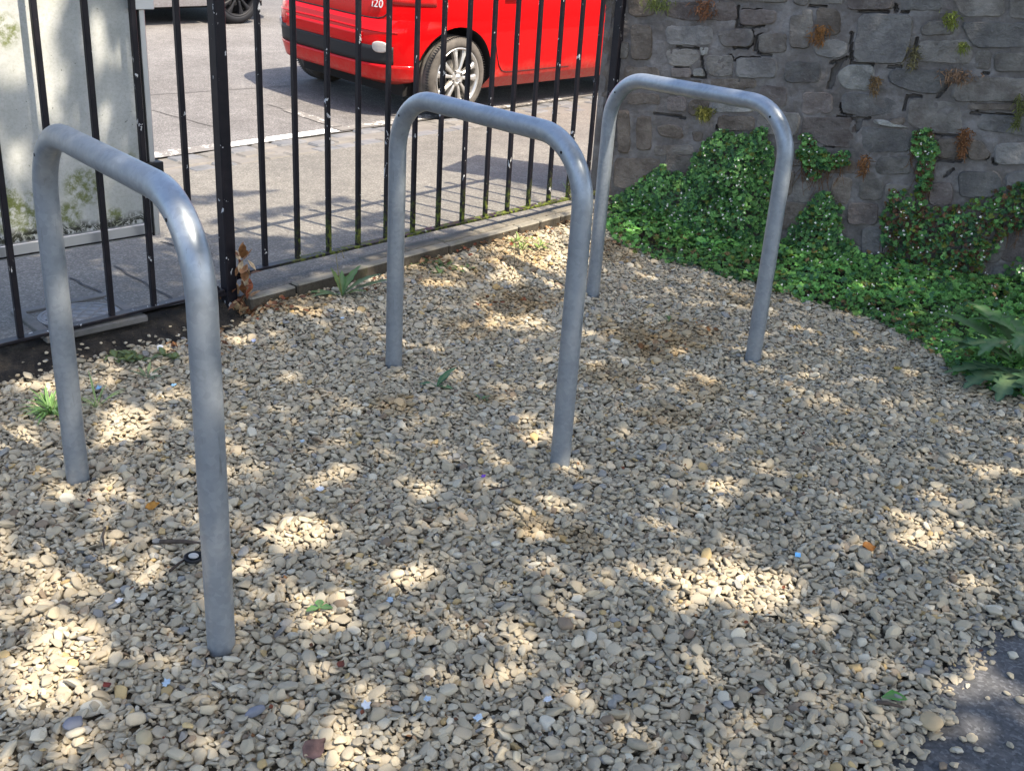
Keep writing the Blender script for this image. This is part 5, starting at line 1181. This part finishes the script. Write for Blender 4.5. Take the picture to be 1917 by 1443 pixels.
# ================================================================== TREE overhead: its crown dapples the gravel and the wall
def gpatch(px, py, z=0.):                              # where the sun ray through a lit spot meets the ground
    p = gz(px, py, z); return p[:2] - SUNH[:2] * COT * z
LIT = []
def lit(px, py, rx, ry, w, z=0.):
    p = gpatch(px, py, z); a = gpatch(px + rx, py, z) - p; b = gpatch(px, py + ry, z) - p; LIT.append((p, np.linalg.inv(np.array([a, b]).T), w ** 1.25 * (.62 if px > 1080 and rx < 60 and px * .5 + py < 1560 else 1.)))
for a in ((235, 795, 52, 36, 1), (120, 1210, 75, 75, 1), (75, 1290, 80, 45, 1), (175, 1075, 75, 45, .8), (560, 1003, 80, 38, 1), (460, 985, 30, 20, .5), (760, 1083, 55, 26, .9), (640, 1360, 40, 70, .9), (600, 1125, 70, 60, .6), (790, 885, 35, 45, .5), (890, 840, 45, 34, .85), (1000, 955, 75, 28, .7), (1010, 1000, 50, 22, .7),
        (1390, 1095, 130, 50, 1), (1310, 1062, 70, 34, .8), (1450, 1105, 45, 24, 1), (1290, 1112, 60, 40, .7), (1755, 985, 64, 40, .8), (1715, 1010, 34, 24, .7), (1525, 745, 50, 24, 1), (1360, 640, 40, 15, .9), (1270, 657, 30, 14, .8), (1298, 712, 45, 20, .9), (1190, 765, 42, 15, .9), (1005, 800, 45, 28, .7), (960, 606, 66, 14, .8),
        (1000, 482, 95, 48, 1), (965, 520, 45, 20, 1), (1045, 440, 45, 20, .9), (870, 530, 60, 22, .5), (820, 552, 40, 16, .5), (1340, 910, 45, 18, .6), (1400, 800, 45, 18, .5), (660, 745, 35, 24, .7), (590, 600, 50, 24, .4), (100, 720, 70, 24, .7), (150, 900, 90, 50, .4), (320, 760, 40, 36, .5), (1870, 880, 45, 34, .6), (1830, 1110, 34, 24, .7),
        (1700, 1205, 45, 45, .6), (1620, 1350, 70, 45, .5), (1500, 1330, 35, 35, .4), (1850, 1280, 90, 30, 1), (1340, 1230, 45, 45, .45), (1120, 1080, 45, 35, .6), (265, 1065, 60, 34, .9), (95, 765, 50, 28, .8), (430, 860, 70, 45, .35), (500, 765, 50, 18, .45), (40, 830, 50, 50, .5), (1560, 1000, 30, 14, .3), (480, 1080, 60, 50, .5)): lit(*a)
lit(345, 415, 34, 40, 1, 1.0); 
def litb(px, py, rx, ry, w):                         # the same for a spot on the board
    P = []
    for q in ((px, py), (px + rx, py), (px, py + ry)):
        x_, z_ = on_vertical(*q, BO, LD); w3 = BO + LD * x_ + np.array([0, 0, z_]); P.append(w3[:2] - SUNH[:2] * COT * z_)
    LIT.append((P[0], np.linalg.inv(np.array([P[1] - P[0], P[2] - P[0]]).T + 1e-6 * np.eye(2)), w * .82))
for a in ((22, 265, 32, 45, 1), (205, 60, 34, 60, 1), (222, 130, 26, 50, 1), (110, 180, 34, 60, .7), (30, 110, 40, 70, .75), (130, 290, 30, 40, .55), (30, 430, 60, 40, .35), (210, 390, 50, 50, .35)): litb(*a)
kk_, zz_ = WC, None
def lit_prob(x, y):
    w = np.zeros(len(x))
    for p, A, s in LIT:
        q = np.c_[x - p[0], y - p[1]] @ A.T; w = np.maximum(w, s * np.clip(1.35 - np.hypot(q[:, 0], q[:, 1]), 0, .6) / .6 if False else s * np.clip((1.4 - np.hypot(q[:, 0], q[:, 1])) / .6, 0, 1))
    return w
NL = 104000
gxr = rng.uniform(-4.2, 5.5, NL); gyr = rng.uniform(-1.6, 8.6, NL)
sr_ = (gxr - P0[0]) * U[0] + (gyr - P0[1]) * U[1]; tr_ = (gxr - P0[0]) * N[0] + (gyr - P0[1]) * N[1]
nz1 = np.array([mnoise.noise(Vector((a * 1.9, b * 1.9, 31))) for a, b in zip(gxr, gyr)]); nz2 = np.array([mnoise.noise(Vector((a * 1.1, b * 1.1, 47))) for a, b in zip(gxr, gyr)])
# outline of the shade: out over the pavement but not on the road; behind the wall it reaches further
lim = np.where(sr_ > 1.25, .04, .55 + .35 * np.sin(sr_ * 2.2 + 1.)) + .5 * np.clip((-.15 - sr_) / .2, 0, 1)
keep = (tr_ < lim + .35 * nz1 * (sr_ < 1.25)) | ((tr_ < lim + 1.0) & (sr_ < 1.4) & (nz1 + .3 * np.sin(tr_ * 14) > .15) & (rng.random(NL) < .8))
sh_ = -SUNH * COT * (HW + .04)                       # ground that the wall itself shades: the crown also covers the wall's face
WSH = [WP(KL - .02, 0)[:2], WP(KR, 0)[:2], (WP(KR, 0) + sh_)[:2], (WP(KL + .06, 0) + sh_)[:2]]
keep |= inpoly(gxr, gyr, WSH)
inside = tr_ < -.1
lp = lit_prob(gxr, gyr)
left = np.clip((.5 - gxr) / 2.6, 0, 1) * np.clip((3.4 - gyr) / 1.5, 0, 1)
lp = np.maximum(lp, np.where(inside, np.clip((nz1 - (.64 - .34 * left)) / .24, 0, .5), 0))
keep &= rng.random(NL) > lp * 1.02
keep &= rng.random(NL) > np.where(inside, .04 + .46 * left, .0)
hgt = 3.8 + 3.2 * rng.random(NL) + .6 * nz2
gxr, gyr, hgt = gxr[keep], gyr[keep], hgt[keep]; n = len(gxr)
LP = np.c_[gxr, gyr, np.zeros(n)] + np.outer(hgt * COT, SUNH) + np.c_[np.zeros(n), np.zeros(n), hgt]
tc = np.array([4.6, -2.6, 0])
tree = empty('shade_tree', tc, 0, label='tall broad leafed tree overhead whose crown dapples the gravel', cat='tree')
nr = rng.normal(size=(n, 3)) * .55 + SUND * 1.; nr /= np.linalg.norm(nr, axis=1)[:, None]; a = np.cross(nr, rng.normal(size=(n, 3))); a /= np.linalg.norm(a, axis=1)[:, None]; b = np.cross(nr, a)
s = rng.uniform(.036, .058, n)[:, None]; Q = LP - tc
V = np.stack([Q - a * s, Q - a * s * .2 + b * s * .62, Q + a * s * .55 + b * s * .45, Q + a * s * 1.1, Q + a * s * .55 - b * s * .45, Q - a * s * .2 - b * s * .62], 1).reshape(-1, 3)
Fq = (np.arange(n) * 6)[:, None, None] + np.array([[0, 1, 2, 3], [0, 3, 4, 5]])[None]
cl_ = np.repeat(greens(n, (.05, .11, .03), .1, .2), 6, 0)
mk('crown', V, Fq.reshape(-1, 4), MAT['leaf'], tree, False, cl_)
mb = MB(); mb.tube([(0, 0, -.3), (.03, .02, 1.2), (-.04, .05, 2.6), (-.1, .12, 4.2), (-.2, .3, 6.2), (-.3, .5, 7.8)], [.24, .2, .18, .15, .09, .03], 14, col=(.10, .085, .07)); mb.build('trunk', MAT['bark'], tree, True, True)
for k in range(16):
    j = rng.integers(n); tgt = Q[j]; st0 = np.array([-.05 - .04 * (k % 4), .06 + .05 * (k % 4), 2.6 + .32 * (k % 9)])
    mid = (st0 + tgt) / 2 + np.array([0, 0, .4]); mb = MB(); mb.tube([st0, st0 * .6 + mid * .4 + np.array([0, 0, .15]), mid, tgt], [.06, .045, .03, .008], 7, col=(.10, .085, .07)); mb.build('limb', MAT['bark'], tree, True, True)
